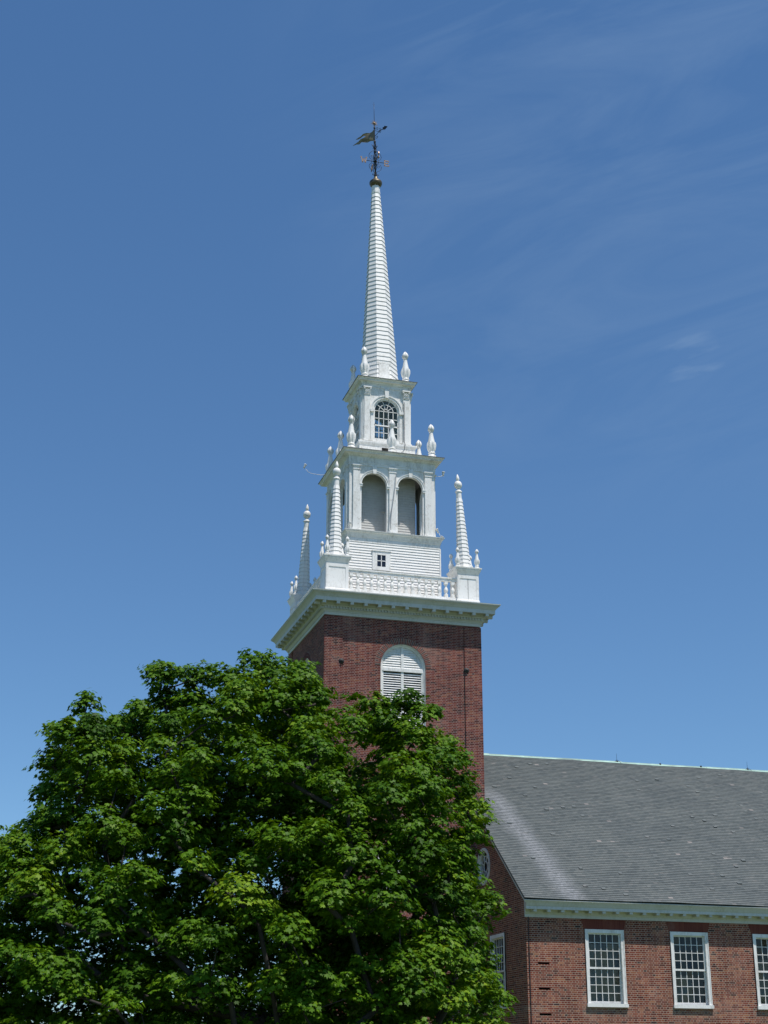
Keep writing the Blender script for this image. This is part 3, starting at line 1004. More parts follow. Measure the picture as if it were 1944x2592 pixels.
for k in range(4):
    to = side(k, LA, LX)
    for s in (-1, 1):
        mb = MB()
        xc, hw = s*0.905, 0.13
        mb.prism([(xc-hw-0.04, 27.95), (xc+hw+0.04, 27.95), (xc+hw+0.04, 28.03), (xc-hw-0.04, 28.03)], to, -0.10, 0.02)
        mb.prism([(xc-hw, 28.03), (xc+hw, 28.03), (xc+hw, 30.58), (xc-hw, 30.58)], to, -0.06, 0.02)
        mb.prism([(xc-hw-0.02, 30.17), (xc+hw+0.02, 30.17), (xc+hw+0.02, 30.20), (xc-hw-0.02, 30.20)], to, -0.085, 0.02)
        p = mb.build('pilaster', M_WHITE, lan)
        # leafy capital
        mb = MB()
        for row, (z0, z1, n, w) in enumerate(((30.21, 30.33, 4, 0.07), (30.31, 30.43, 3, 0.08))):
            for i in range(n):
                x = xc-hw+(2*hw)*(i+0.5)/n
                mb.prism([(x-w*0.3, z0), (x+w*0.3, z0), (x+w*0.5, z1-0.03), (x+w*0.2, z1), (x-w*0.2, z1), (x-w*0.5, z1-0.03)], to, -0.10-0.025*row, -0.05)
                c = to(x, z1-0.02, -0.115-0.025*row)
                mb.lathe([(0.0, -0.022), (0.022, 0), (0.0, 0.022)], 6, c, cap=False)
        for q in (-1, 1):
            c = to(xc+q*(hw+0.01), 30.45, -0.125)
            mb.lathe([(0.0, -0.045), (0.032, -0.03), (0.045, 0), (0.032, 0.03), (0.0, 0.045)], 8, c, cap=False)
        mb.prism([(xc-hw-0.055, 30.50), (xc+hw+0.055, 30.50), (xc+hw+0.06, 30.56), (xc-hw-0.06, 30.56)], to, -0.16, 0.02)
        mb.build('capital', M_WHITE, lan)
    mb = MB()
    mb.polybar(to, arc(0, 29.50, 0.655, n=28), 0.10, -0.035, 0.02)
    mb.polybar(to, arc(0, 29.50, 0.72, n=28), 0.045, -0.065, 0.02)
    mb.build('archivolt', M_WHITE, lan)
    for s in (-1, 1):
        mb = MB()
        x = s*0.675
        mb.prism([(x-0.055, 28.0), (x+0.055, 28.0), (x+0.055, 29.38), (x-0.055, 29.38)], to, -0.03, 0.02)
        mb.prism([(x-0.09, 29.38), (x+0.09, 29.38), (x+0.10, 29.50), (x-0.10, 29.50)], to, -0.10, 0.02)
        mb.build('impost', M_WHITE, lan)
    mb = MB()
    mb.prism([(-0.075, 30.12), (0.075, 30.12), (0.105, 30.56), (-0.105, 30.56)], to, -0.10, 0.02)
    mb.build('keystone', M_WHITE, lan)
    # window
    mb = MB()
    C_ = LAr.contour(-0.025)
    mb.polybar(to, C_, 0.05, 0.04, 0.15)
    mb.bar(to, (-0.56, 28.12), (0.56, 28.12), 0.05, 0.02, 0.15)
    mb.bar(to, (-0.56, 28.79), (0.56, 28.79), 0.055, 0.04, 0.14)
    W_ = 0.026
    for q in (-0.33, -0.11, 0.11, 0.33):
        mb.bar(to, (q, 28.12), (q, 29.50), W_, 0.06, 0.10)
    for z in (28.45, 29.14, 29.50):
        mb.bar(to, (-0.55, z), (0.55, z), W_, 0.06, 0.10)
    mb.polybar(to, arc(0, 29.50, 0.33, n=20), W_, 0.06, 0.10)
    mb.polybar(to, arc(0, 29.50, 0.11, n=10), W_, 0.06, 0.10)
    for a in (36, 72, 108, 144):
        c_, s_ = math.cos(R(a)), math.sin(R(a))
        mb.bar(to, (0.11*c_, 29.5+0.11*s_), (0.56*c_, 29.5+0.56*s_), W_, 0.06, 0.10)
    w_ = mb.build('lantern_window', M_WHITE, church)
    mb = MB(); cc = LAr.contour(-0.02)
    mb.add([to(x, z, 0.085) for x, z in cc], [tuple(range(len(cc)))])
    mb.build('pane', M_GLASS, w_)
mb = MB()
mb.ring4([(0.9, 30.58), (1.13, 30.585), (1.13, 30.72), (1.145, 30.725), (1.15, 30.76), (1.18, 30.80), (1.20, 30.83), (1.30, 30.84), (1.30, 30.89), (1.32, 30.90), (1.355, 30.94),
          (1.365, 30.955)], LX-0.01, 0, cap=False)
lc = mb.build('lantern_cornice', M_OLD, church)
mb = MB()
mb.ring4([(1.366, 30.956), (1.39, 30.957), (1.39, 30.978)], LX-0.01, 0, cap=False, m=1)
mb.ring4([(1.39, 30.979), (1.1, 31.05), (0.6, 31.08)], LX-0.01, 0)
mb.build('lantern_roof', [M_WHITE, M_EDGE], church)
for ix in (-1, 1):
    for iy in (-1, 1):
        place_urn('b', (LX-0.01+0.965*ix, 0.965*iy, 31.0), 0.3*ix, (0.0, -0.02))

# --- spire
SZ0, SZ1 = 31.05, 41.75
def sap(z): return 0.815+(0.185-0.815)*(z-31.1)/(41.3-31.1)
tl = (-0.020, 0.0)
c8 = 1/math.cos(R(22.5))
prof = []
n = 46
for i in range(n):
    za = SZ0+(41.35-SZ0)*i/n; zb = SZ0+(41.35-SZ0)*(i+1)/n
    prof.append(((sap(za)+0.023)*c8, za-SZ0)); prof.append((sap(zb)*c8, zb-SZ0))
for r, z in ((0.20, 41.36), (0.205, 41.44), (0.19, 41.45), (0.185, 41.80)):
    prof.append((r*c8, z-SZ0))
mb = MB()
mb.lathe(prof, 8, (-0.115, 0, SZ0), R(22.5), tilt=tl)
for i in range(8):                             # corner boards hide the mitres
    pass
for j_ in range(1, n):
    for i in range(8):
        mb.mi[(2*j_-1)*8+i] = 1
spire = mb.build('spire', [M_BOARD, M_LIP_SHADE], church)
mb = MB()
toS = lambda x, z, d: (-0.115+tl[0]*(z-SZ0)+x, -sap(z)+d, z)
mb.prism([(-0.25, 31.06), (0.27, 31.06), (0.24, 31.98), (-0.235, 31.98)], toS, -0.035, 0.01)
mb.prism([(-0.33, 32.0), (0.33, 32.0), (0.325, 32.10), (-0.325, 32.10)], toS, -0.03, 0.01)
mb.build('spire_panel', M_WHITE, spire)
mb = MB()
mb.lathe([(0.17, 41.74), (0.20, 41.78), (0.27, 41.85), (0.305, 41.93), (0.31, 42.0), (0.29, 42.06), (0.235, 42.11), (0.17, 42.14), (0.15, 42.17), (0.11, 42.24), (0.085, 42.33), (0.06, 42.36)], 28, (-0.325, 0, 0))
mb.lathe([(0.06, 42.3), (0.05, 42.36)], 10, (-0.33, 0, 0))
b = mb.build('spire_ball', M_BRONZE, spire)
smooth_by_angle(b, 50)

# --- nave
NX0, NX1, NY = 2.97, 27.0, -8.36
RZ, EZ, EY = 14.55, 7.59, -8.90
slope = math.atan2(RZ-EZ, -EY)
WIN = [(5.21+3.355*i, 6.73+3.355*i) for i in range(6)]
WZ0, WZ1 = 3.97, 6.63
ops = [Rect(a+0.12, b-0.12, WZ0+0.12, WZ1-0.12) for a, b in WIN]
slots = [Rect(3.385, 3.825, z, z+0.07) for z in (5.385, 4.525, 3.665)]
def front(x, z, d=0.0): return (x, NY+d, z)
mb = MB()
wall(mb, front, NX0, NX1, 0, 7.06, ops+slots, 0.22)
gab = lambda x, z, d=0.0: (NX0+d, -x, z)
gtop = lambda x: RZ-0.12-(abs(x))*math.tan(slope)
OC = Disc(4.12, 9.27, 0.62)
GW = [Rect(4.86, 6.14, WZ0+0.12, WZ1-0.12)]
wall(mb, gab, NY*-1*-1, -NY, 0, gtop, [OC]+GW, 0.20, breaks=(0,))
wall(mb, lambda x, z, d=0: (NX1-d, x, z), NY, -NY, 0, gtop, [], 0, breaks=(0,))
wall(mb, lambda x, z, d=0: (-x, -NY-d, z), -NX1, -NX0, 0, 7.06, [], 0)
nave = mb.build('nave_wall', M_BRICK2, church)
for s in slots:
    mb = MB()
    mb.box(s.x0, s.x1, NY+0.16, NY+0.21, s.z0-0.01, s.z1+0.01, 1)
    mb.prism([(s.x0-0.01, s.z1), (s.x1+0.01, s.z1), (s.x1+0.01, s.z1+0.018), (s.x0-0.01, s.z1+0.018)], front, -0.004, 0.05, 0)
    mb.build('wall_slot', [M_SLOT, M_DARK], nave)
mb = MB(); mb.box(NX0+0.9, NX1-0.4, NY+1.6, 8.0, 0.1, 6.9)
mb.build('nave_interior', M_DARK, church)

def nave_window(to, x0, x1, z0, z1, curt, seed):
    rr = random.Random(seed)
    mb = MB()
    fw_ = 0.125
    for P in ([(x0, z0+0.12), (x0+fw_, z0+0.12), (x0+fw_, z1-fw_), (x0, z1-fw_)], [(x1-fw_, z0+0.12), (x1, z0+0.12), (x1, z1-fw_), (x1-fw_, z1-fw_)],
              [(x0, z1-fw_), (x1, z1-fw_), (x1, z1), (x0, z1)]):
        mb.prism(P, to, -0.035, 0.20)
    for P in ([(x0-0.0, z0+0.12), (x0+0.03, z0+0.12), (x0+0.03, z1), (x0-0.0, z1)], [(x1-0.03, z0+0.12), (x1, z0+0.12), (x1, z1), (x1-0.03, z1)]):
        mb.prism(P, to, -0.05, 0.0)
    fr = mb.build('nave_window', M_WHITE, church)
    mb = MB(); mb.prism([(x0-0.03, z0), (x1+0.03, z0), (x1+0.03, z0+0.12), (x0-0.03, z0+0.12)], to, -0.09, 0.2)
    mb.build('sill', M_WHITE, fr)
    a, b = x0+fw_, x1-fw_
    zl, zh, zm = z0+0.12, z1-fw_, z0+1.33
    for (q0, q1, d, bot, top) in ((zm-0.03, zh, 0.055, 0.065, 0.045), (zl, zm+0.03, 0.105, 0.085, 0.05)):
        mb = MB()
        st = 0.055
        for P in ([(a, q0), (a+st, q0), (a+st, q1), (a, q1)], [(b-st, q0), (b, q0), (b, q1), (b-st, q1)],
                  [(a+st, q0), (b-st, q0), (b-st, q0+bot), (a+st, q0+bot)], [(a+st, q1-top), (b-st, q1-top), (b-st, q1), (a+st, q1)]):
            mb.prism(P, to, d, d+0.045)
        for i in range(1, 5):
            x = a+st+(b-a-2*st)*i/5
            mb.bar(to, (x, q0+bot), (x, q1-top), 0.021, d+0.004, d+0.04)
        for i in range(1, 4):
            z = q0+bot+(q1-top-q0-bot)*i/4
            mb.bar(to, (a+st, z), (b-st, z), 0.021, d+0.002, d+0.038)
        mb.build('sash', M_WHITE, fr)
        mb = MB()                               # old glass: every light sits at its own slight tilt
        for i in range(5):
            for j in range(4):
                xa, xb = a+st+(b-a-2*st)*i/5, a+st+(b-a-2*st)*(i+1)/5
                za, zb = q0+bot+(q1-top-q0-bot)*j/4, q0+bot+(q1-top-q0-bot)*(j+1)/4
                t1, t2 = rr.gauss(0, 0.0022), rr.gauss(0, 0.0022)
                mb.add([to(xa, za, d+0.025-t1-t2), to(xb, za, d+0.025+t1-t2), to(xb, zb, d+0.025+t1+t2), to(xa, zb, d+0.025-t1+t2)], [(0, 1, 2, 3)])
        mb.build('pane', M_GLASS, fr)
    mb = MB()                                   # folded curtains hanging inside
    for c0, c1, zt, zb in curt:
        n = 40
        vs = []
        for j, z in enumerate((zb, zt)):
            for i in range(n+1):
                x = a+(b-a)*(c0+(c1-c0)*i/n)
                dd = 0.34+0.045*math.sin(i*1.25+rr.random()*0.5)+0.02*math.sin(i*0.4+seed)
                vs.append(to(x, z, dd))
        mb.add(vs, [(i, i+1, n+2+i, n+1+i) for i in range(n)])
    if curt:
        c = mb.build('curtain', M_CURTAIN, fr, smooth=True)
    return fr
CURT = [[(-.1, 1.1, 6.15, 3.9)], [(-.1, 0.62, 5.1, 3.9)], [(-.1, 1.1, 5.75, 3.9)], [(-.1, 1.1, 6.0, 3.9)], [(-.1, .6, 5.6, 3.9)], [(-.1, 1.1, 6.2, 3.9)]]
for i, (a, b) in enumerate(WIN):
    nave_window(front, a, b, WZ0, WZ1, CURT[i], i)
    mb = MB()
    mb.prism([(a-0.02, WZ1), (b+0.02, WZ1), (b+0.14, 7.02), (a-0.14, 7.02)], front, -0.006, 0.02)
    mb.build('flat_brick_arch', M_LINTEL, church)
nave_window(gab, 4.74, 6.26, WZ0, WZ1, [], 9)
mb = MB()                                      # round gable window
to = gab
circ = lambda r, n=40: [(OC.xc+r*math.cos(2*math.pi*i/n), OC.zc+r*math.sin(2*math.pi*i/n)) for i in range(n+1)]
mb.polybar(to, circ(0.66), 0.10, -0.04, 0.05)
mb.polybar(to, circ(0.58), 0.08, 0.03, 0.12)
mb.polybar(to, circ(0.20, 24), 0.03, 0.06, 0.10)
mb.polybar(to, circ(0.40, 32), 0.03, 0.06, 0.10)
for i in range(8):
    a = R(22.5+45*i)
    mb.bar(to, (OC.xc+0.2*math.cos(a), OC.zc+0.2*math.sin(a)), (OC.xc+0.56*math.cos(a), OC.zc+0.56*math.sin(a)), 0.03, 0.06, 0.10)
ow = mb.build('round_window', M_WHITE, church)
mb = MB(); cc = OC.contour(-0.02); mb.add([to(x, z, 0.09) for x, z in cc], [tuple(range(len(cc)))])
mb.build('pane', M_GLASS, ow)

# roof: lapped slate courses with uneven butt edges
mb = MB(); mb.uvs = []
L = math.hypot(RZ-EZ, EY); nC = int(L/0.124)
RX0, RX1 = 2.74, NX1+0.25
cs, sn = math.cos(slope), math.sin(slope)
def rpt(x, s, lift, sgn=1):
    return (x, sgn*(EY+s*cs)-sgn*lift*sn, EZ+s*sn+lift*cs)
seg = 0.95
nx = int((RX1-RX0)/seg)
for i in range(nC+1):
    s0 = i*0.124; s1 = min(L, (i+1)*0.124+0.01)
    if s0 >= L: break
    lift = [0.013+0.006*rng.random() for _ in range(nx+1)]
    for j in range(nx):
        xa, xb = RX0+(RX1-RX0)*j/nx, RX0+(RX1-RX0)*(j+1)/nx
        la, lb = lift[j], lift[j+1]
        sag = lambda x: 0.012*math.sin(x*0.9)+0.008*math.sin(x*2.3+1)
        vs = [rpt(xa, s0, la+sag(xa)), rpt(xb, s0, lb+sag(xb)), rpt(xb, s1, sag(xb)), rpt(xa, s1, sag(xa)), rpt(xa, s0, -0.004+sag(xa)), rpt(xb, s0, -0.004+sag(xb))]
        mb.add(vs, [(0, 1, 2, 3), (4, 5, 1, 0)])
        mb.uvs += [[(xa, s0+0.001), (xb, s0+0.001), (xb, s1-0.011), (xa, s1-0.011)], None]
# a few slipped or lifted slates
for q in range(70):
    x = RX0+0.4+rng.random()*14; i = int(rng.random()*(nC-3))+1
    s0 = i*0.124+rng.uniform(-0.02, 0.0); w = 0.17*rng.uniform(0.8, 1.1)
    lf = rng.uniform(0.022, 0.036)
    vs = [rpt(x, s0, lf), rpt(x+w, s0, lf+rng.uniform(-0.01, 0.01)), rpt(x+w, s0+0.13, 0.02), rpt(x, s0+0.13, 0.02), rpt(x, s0, 0.015), rpt(x+w, s0, 0.015)]
    mb.add(vs, [(0, 1, 2, 3), (4, 5, 1, 0)])
    u0 = rng.random()*9+20
    mb.uvs += [[(u0, 5*0.124+.03), (u0+0.05, 5*0.124+.03), (u0+0.05, 5*0.124+.08), (u0, 5*0.124+.08)], None]
# underside, gable edge and rear slope
mb.add([rpt(RX0, 0, -0.05), rpt(RX1, 0, -0.05), rpt(RX1, L, -0.05), rpt(RX0, L, -0.05)], [(3, 2, 1, 0)]); mb.uvs.append(None)
mb.add([rpt(RX0, 0, -0.05), rpt(RX0, L, -0.05), rpt(RX0, L, 0.0), rpt(RX0, 0, 0.0)], [(0, 1, 2, 3)]); mb.uvs.append(None)
mb.add([rpt(RX0, 0, 0, -1), rpt(RX1, 0, 0, -1), rpt(RX1, L, 0, -1), rpt(RX0, L, 0, -1)], [(0, 1, 2, 3)]); mb.uvs.append(None)
roof = mb.build('nave_roof', M_SLATE, church)
mb = MB()                                      # copper ridge roll with lapped joints
x = RX0
while x < RX1:
    w = min(2.05, RX1-x)
    dz = rng.uniform(-0.012, 0.012)
    for s in (1, -1):
        mb.add([(x, -s*0.085, RZ-0.05+dz), (x+w, -s*0.085, RZ-0.042+dz), (x+w, -s*0.015, RZ+0.018+dz), (x, -s*0.015, RZ+0.010+dz), (x, -s*0.085, RZ-0.075+dz), (x+w, -s*0.085, RZ-0.075+dz)], [(0, 1, 2, 3), (4, 5, 1, 0)])
    mb.tube([(x, 0, RZ+0.012+dz), (x+w, 0, RZ+0.020+dz)], 0.022, 8)
    x += w
mb.build('ridge_cap', M_COPPER, roof)
mb = MB()                                      # gable edge trim
for s in (1, -1):
    vs = []
    for t_ in (0.02, L):
        for xx, lf in ((2.80, -0.055), (2.80, -0.19), (2.98, -0.19), (2.98, -0.055)):
            p = rpt(xx, t_, lf, s); vs.append(p)
    mb.add(vs, [(0, 1, 5, 4), (1, 2, 6, 5), (2, 3, 7, 6), (3, 0, 4, 7)])
mb.build('gable_trim', M_TRIM, church)
# eaves cornice with modillions
mb = MB()
P = [(NY, 6.99), (NY-0.03, 6.99), (NY-0.03, 7.10), (NY-0.05, 7.11), (NY-0.07, 7.18), (NY-0.09, 7.245), (NY-0.375, 7.25), (NY-0.375, 7.235), (NY-0.39, 7.235), (NY-0.39, 7.345),
     (NY-0.41, 7.36), (NY-0.44, 7.42), (NY-0.49, 7.49), (NY-0.52, 7.52), (NY-0.52, 7.545), (NY, 7.60)]
n = len(P)
vs = [(2.93-(0.09 if y < NY-0.385 else 0.0)-(0.09 if y < NY-0.46 else 0), y, z) for y, z in P]+[(NX1, y, z) for y, z in P]
mb.add(vs, [(i, i+1, n+i+1, n+i) for i in range(n-1)]+[tuple(range(n-1, -1, -1))])
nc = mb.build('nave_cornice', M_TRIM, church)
mb = MB(); mb.box(-0.062, 0.062, -0.145, 0.16, 7.155, 7.251)
m0 = mb.build('modillion', M_TRIM, nc)
for i in range(42):
    o = m0 if i == 0 else m0.copy()
    if i:
        col.objects.link(o); o.parent = nc
    o.location = (3.20+0.531*i, NY-0.22, 0)
for x, h in ((10.73, 0.36), (17.09, 0.36), (12.80, 0.0), (14.78, 0.0)):
    mb = MB()
    mb.lathe([(0.04, -0.02), (0.045, 0.02), (0.03, 0.05), (0.0, 0.055)], 10, (x, -0.01, RZ+0.02))
    if h:
        mb.tube([(x, 0, RZ+0.05), (x, 0, RZ+0.25), (x, 0, RZ+h+0.03)], [0.008, 0.006, 0.003])
        mb.tube([(x-0.12, -0.06, RZ+0.02), (x, 0, RZ+0.11), (x+0.16, -0.08, RZ-0.02)], 0.007)
    mb.build('lightning_rod' if h else 'ridge_clamp', M_IRON, church)
# loose cable hanging down the belfry front and the black one on the lantern base
mb = MB()
mb.tube([(0.06, -2.07, 26.15), (0.02, -2.09, 25.6), (-0.10, -2.09, 24.7), (-0.16, -2.09, 24.35), (-0.20, -2.11, 23.9), (-0.19, -2.10, 23.5)], [0.012, 0.012, 0.013, 0.022, 0.02, 0.014])
mb.build('hanging_cable', simple('grey_cable', (0.22, 0.23, 0.25), 0.6), church)
mb = MB()
mb.tube([(0.70, -1.20, 30.0), (0.70, -1.20, 28.1), (0.68, -1.40, 27.84), (0.62, -1.42, 27.55), (0.45, -1.55, 27.36), (0.1, -1.8, 27.21)], 0.013)
mb.build('black_cable', M_IRON, church)

# ------------------------------------------------------------------ floodlights on the belfry
def floodlight(name, loc, pts, head, hd, label):
    t = empty(name, loc, label, 'floodlight', 'floodlights on the belfry')
    L = Vector(loc)
    mb = MB(); mb.tube(pts, 0.011, 8)
    mb.lathe([(0.05, -0.03), (0.05, 0.03)], 10, pts[0])
    mb.build('arm', M_LAMP, t, smooth=True, org=L)
    d = Vector(hd).normalized()
    q = d.to_track_quat('Z', 'Y').to_matrix()
    mb = MB()
    mb.lathe([(0.03, -0.10), (0.045, -0.06), (0.045, 0.0), (0.065, 0.08), (0.07, 0.10), (0.055, 0.10), (0.03, 0.06)], 14)
    mb.v = [tuple(Vector(head)+q @ Vector(v)) for v in mb.v]
    mb.build('lamp_head', M_LAMP, t, smooth=True, org=L)
floodlight('floodlight', (-2.25, 1.0, 27.0), [(-2.25, 1.0, 27.02), (-2.55, 1.0, 26.96), (-2.95, 1.0, 26.98), (-3.15, 1.0, 27.05), (-3.25, 1.0, 27.17)], (-3.30, 1.0, 27.30), (0.35, -0.1, 0.9),
           'white floodlight on a long curved arm left of the belfry cornice')
floodlight('floodlight', (1.9, -1.6, 26.4), [(1.88, -1.6, 26.42), (2.1, -1.6, 26.41), (2.28, -1.6, 26.44), (2.35, -1.6, 26.5)], (2.37, -1.6, 26.56), (0.1, -0.1, 1),
           'white floodlight on a short arm right of the belfry arches')
floodlight('floodlight', (2.1, -1.75, 23.36), [(2.14, -1.75, 23.37), (2.16, -1.75, 23.55), (2.08, -1.75, 23.72)], (2.02, -1.75, 23.80), (-0.5, -0.3, 0.8),
           'tilted white floodlight on the ledge right of the belfry, leaning inwards')
floodlight('floodlight', (2.13, -1.45, 23.36), [(2.13, -1.45, 23.37), (2.2, -1.45, 23.45), (2.26, -1.45, 23.52)], (2.30, -1.45, 23.60), (0.4, -0.5, 0.8),
           'small round white floodlight at the right end of the belfry ledge')
floodlight('floodlight', (-2.05, -1.98, 23.36), [(-2.05, -1.98, 23.37), (-2.05, -1.98, 23.48), (-2.03, -2.0, 23.55)], (-2.0, -2.0, 23.62), (0.5, -0.2, 0.7),
           'white floodlight on the ledge at the left corner pier of the belfry')

# ------------------------------------------------------------------ weathervane
VX = -0.335
vane = empty('weathervane', (VX, 0, 42.25), 'black iron weathervane with gilt swallowtail banner on the spire tip', 'weathervane')
VO = Vector((VX, 0, 42.25))
tv = -0.024
def vp(x, y, z): return (VX+x+tv*(z-42.25), y, z)
mb = MB()
mb.tube([vp(0, 0, 42.2), vp(0, 0, 43.2), vp(0, 0, 44.4), vp(0, 0, 45.2), vp(0, 0, 46.0), vp(0, 0, 46.62)], [0.042, 0.034, 0.027, 0.018, 0.011, 0.005], 8)
for z, r in ((42.42, 0.075), (43.2, 0.10), (43.75, 0.07), (44.32, 0.06), (45.12, 0.045)):
    mb.lathe([(0.03, -0.07), (r, -0.02), (r, 0.02), (0.03, 0.07)], 12, vp(0, 0, z))
for a in (0.6, 2.7):
    mb.tube([vp(0, 0, 46.42), vp(0.07*math.cos(a), 0.03, 46.50)], 0.004, 5)
mb.build('mast', M_IRON, vane, smooth=True, org=VO)
def spiral(cx, cz, r0, turns, a0, sgn, n=26):
    return [(cx+r0*(1-0.78*i/n)*math.cos(a0+sgn*turns*2*math.pi*i/n), cz+r0*(1-0.78*i/n)*math.sin(a0+sgn*turns*2*math.pi*i/n)) for i in range(n+1)]
for k in range(4):                             # scrollwork on four sides
    c_, s_ = math.cos(k*math.pi/2), math.sin(k*math.pi/2)
    mb = MB()
    def put3(pts, r=0.011):
        mb.tube([vp(c_*x, s_*x, z) for x, z in pts], r, 6)
    up_ = [(0.04, 43.98), (0.07, 43.82), (0.17, 43.74), (0.27, 43.64), (0.315, 43.50), (0.28, 43.37), (0.19, 43.31), (0.08, 43.33)]
    put3(up_)
    put3([(0.08, 43.33)]+spiral(0.15, 43.46, 0.10, 1.2, R(240), -1))
    dn = [(0.05, 42.56), (0.10, 42.66), (0.20, 42.70), (0.29, 42.80), (0.31, 42.93), (0.26, 43.04), (0.17, 43.09), (0.08, 43.07)]
    put3(dn)
    put3([(0.08, 43.07)]+spiral(0.15, 42.95, 0.10, 1.2, R(120), 1))
    put3([(0.03, 42.60), (0.06, 42.50)]+spiral(0.115, 42.47, 0.055, 1.0, R(180), 1), 0.012)
    put3([(0.17, 43.09), (0.17, 43.31)], 0.012)
    put3([(0.03, 43.9), (0.10, 44.08), (0.15, 44.14)], 0.018)
    put3([(0.03, 44.3), (0.06, 44.1), (0.05, 43.95), (0.11, 43.9)], 0.010)
    put3([(0.0, 43.2), (0.44, 43.2)], 0.016)
    mb.build('scrollwork', M_IRON, vane, smooth=True, org=VO)
def letter(strokes, k, name):
    c_, s_ = math.cos(k*math.pi/2), math.sin(k*math.pi/2)
    # lettering reads along the cross arm seen from the front (or from the right for N and S)
    mb = MB()
    for a, b in strokes:
        base = 0.57*(1 if k in (0, 1) else -1)
        f = lambda x, z, d: vp(base+x, d, z+43.2) if k in (0, 2) else vp(d, base+x, z+43.2)
        mb.bar(f, a, b, 0.042, -0.015, 0.015)
    mb.build(name, M_GILT, vane, org=VO)
letter([((-0.13, 0.15), (-0.07, -0.15)), ((-0.07, -0.15), (0.0, 0.10)), ((0.0, 0.10), (0.07, -0.15)), ((0.07, -0.15), (0.13, 0.15)),
        ((-0.17, 0.15), (-0.09, 0.15)), ((0.09, 0.15), (0.17, 0.15))], 2, 'letter_west')
letter([((-0.09, -0.15), (-0.09, 0.15)), ((-0.12, 0.14), (0.11, 0.14)), ((-0.09, 0.0), (0.06, 0.0)), ((-0.12, -0.14), (0.12, -0.14)),
        ((0.10, 0.14), (0.11, 0.08)), ((0.11, -0.14), (0.12, -0.08)), ((0.06, 0.04), (0.06, -0.04))], 0, 'letter_east')
letter([((-0.10, -0.15), (-0.10, 0.15)), ((-0.10, 0.15), (0.10, -0.15)), ((0.10, -0.15), (0.10, 0.15))], 1, 'letter_north')
letter([((0.10, 0.12), (-0.06, 0.15)), ((-0.06, 0.15), (-0.09, 0.05)), ((-0.09, 0.05), (0.08, -0.04)), ((0.08, -0.04), (0.07, -0.14)), ((0.07, -0.14), (-0.10, -0.12))], 3, 'letter_south')
# sunburst
mb = MB()
mb.lathe([(0.0, -0.07), (0.05, -0.045), (0.07, 0), (0.05, 0.045), (0.0, 0.07)], 12, vp(0, 0, 45.38), cap=False)
for i in range(10):
    a = 2*math.pi*(i+0.25)/10
    L_ = 0.20 if i % 2 else 0.15
    mb.tube([vp(0.05*math.cos(a), 0, 45.38+0.05*math.sin(a)), vp(L_*math.cos(a), 0.0, 45.38+L_*math.sin(a))], [0.024, 0.006], 5)
mb.build('sunburst', M_GILT, vane, org=VO)
# banner and pointer, turned away to the left
TH = R(38)
bd_ = Vector((-math.sin(TH), math.cos(TH), 0)); bn_ = Vector((math.cos(TH), math.sin(TH), 0))
def bp(x, z, d=0.0):
    p = Vector(vp(0, 0, z))+bd_*x+bn_*d
    return tuple(p)
top = [(0.02, 45.06), (0.16, 44.98), (0.30, 44.96), (0.48, 45.02), (0.66, 45.02), (0.82, 44.95), (0.98, 44.97), (1.16, 44.93)]
notch = [(1.02, 44.88), (0.84, 44.86), (0.66, 44.90), (0.50, 44.85)]
notch2 = [(0.66, 44.78), (0.84, 44.80), (1.0, 44.74)]
bot = [(1.34, 44.62), (1.12, 44.64), (0.96, 44.56), (0.78, 44.60), (0.62, 44.52), (0.44, 44.46), (0.26, 44.50), (0.12, 44.44), (0.02, 44.42)]
outl = top+notch+notch2+bot
from mathutils.geometry import tessellate_polygon
tri = tessellate_polygon([[Vector((x, z, 0)) for x, z in outl]])
mb = MB()
n = len(outl)
wv = lambda x: 0.035*math.sin(x*7)
vs = [bp(x, z, wv(x)-0.008) for x, z in outl]+[bp(x, z, wv(x)+0.008) for x, z in outl]
fs = [tuple(t) for t in tri]+[tuple(n+i for i in reversed(t)) for t in tri]+[(i, (i+1) % n, n+(i+1) % n, n+i) for i in range(n)]
mb.add(vs, fs)
mb.build('banner', M_FLAG, vane, org=VO)
mb = MB()
mb.tube([bp(0, 44.62), bp(-0.30, 44.82), bp(-0.62, 44.88)], 0.014, 6)
mb.tube([bp(0, 44.98), bp(-0.20, 44.84), bp(-0.45, 44.86)], 0.012, 6)
mb.tube([bp(*p) for p in spiral(-0.16, 45.0, 0.09, 1.0, R(0), 1)], 0.011, 6)
mb.tube([bp(*p) for p in spiral(-0.14, 44.55, 0.08, 1.0, R(0), -1)], 0.011, 6)
mb.tube([bp(*p) for p in spiral(-0.34, 44.95, 0.06, 1.0, R(200), 1)], 0.010, 6)
mb.tube([bp(*p) for p in spiral(-0.34, 44.74, 0.06, 1.0, R(160), -1)], 0.010, 6)
fl = lambda x, z, d: bp(x, z, d)
mb.prism([(-0.50, 44.80), (-0.50, 44.96), (-0.58, 44.93), (-0.60, 45.0), (-0.78, 44.89), (-0.60, 44.77), (-0.58, 44.84)], fl, -0.012, 0.012)
mb.build('pointer', M_IRON, vane, org=VO)

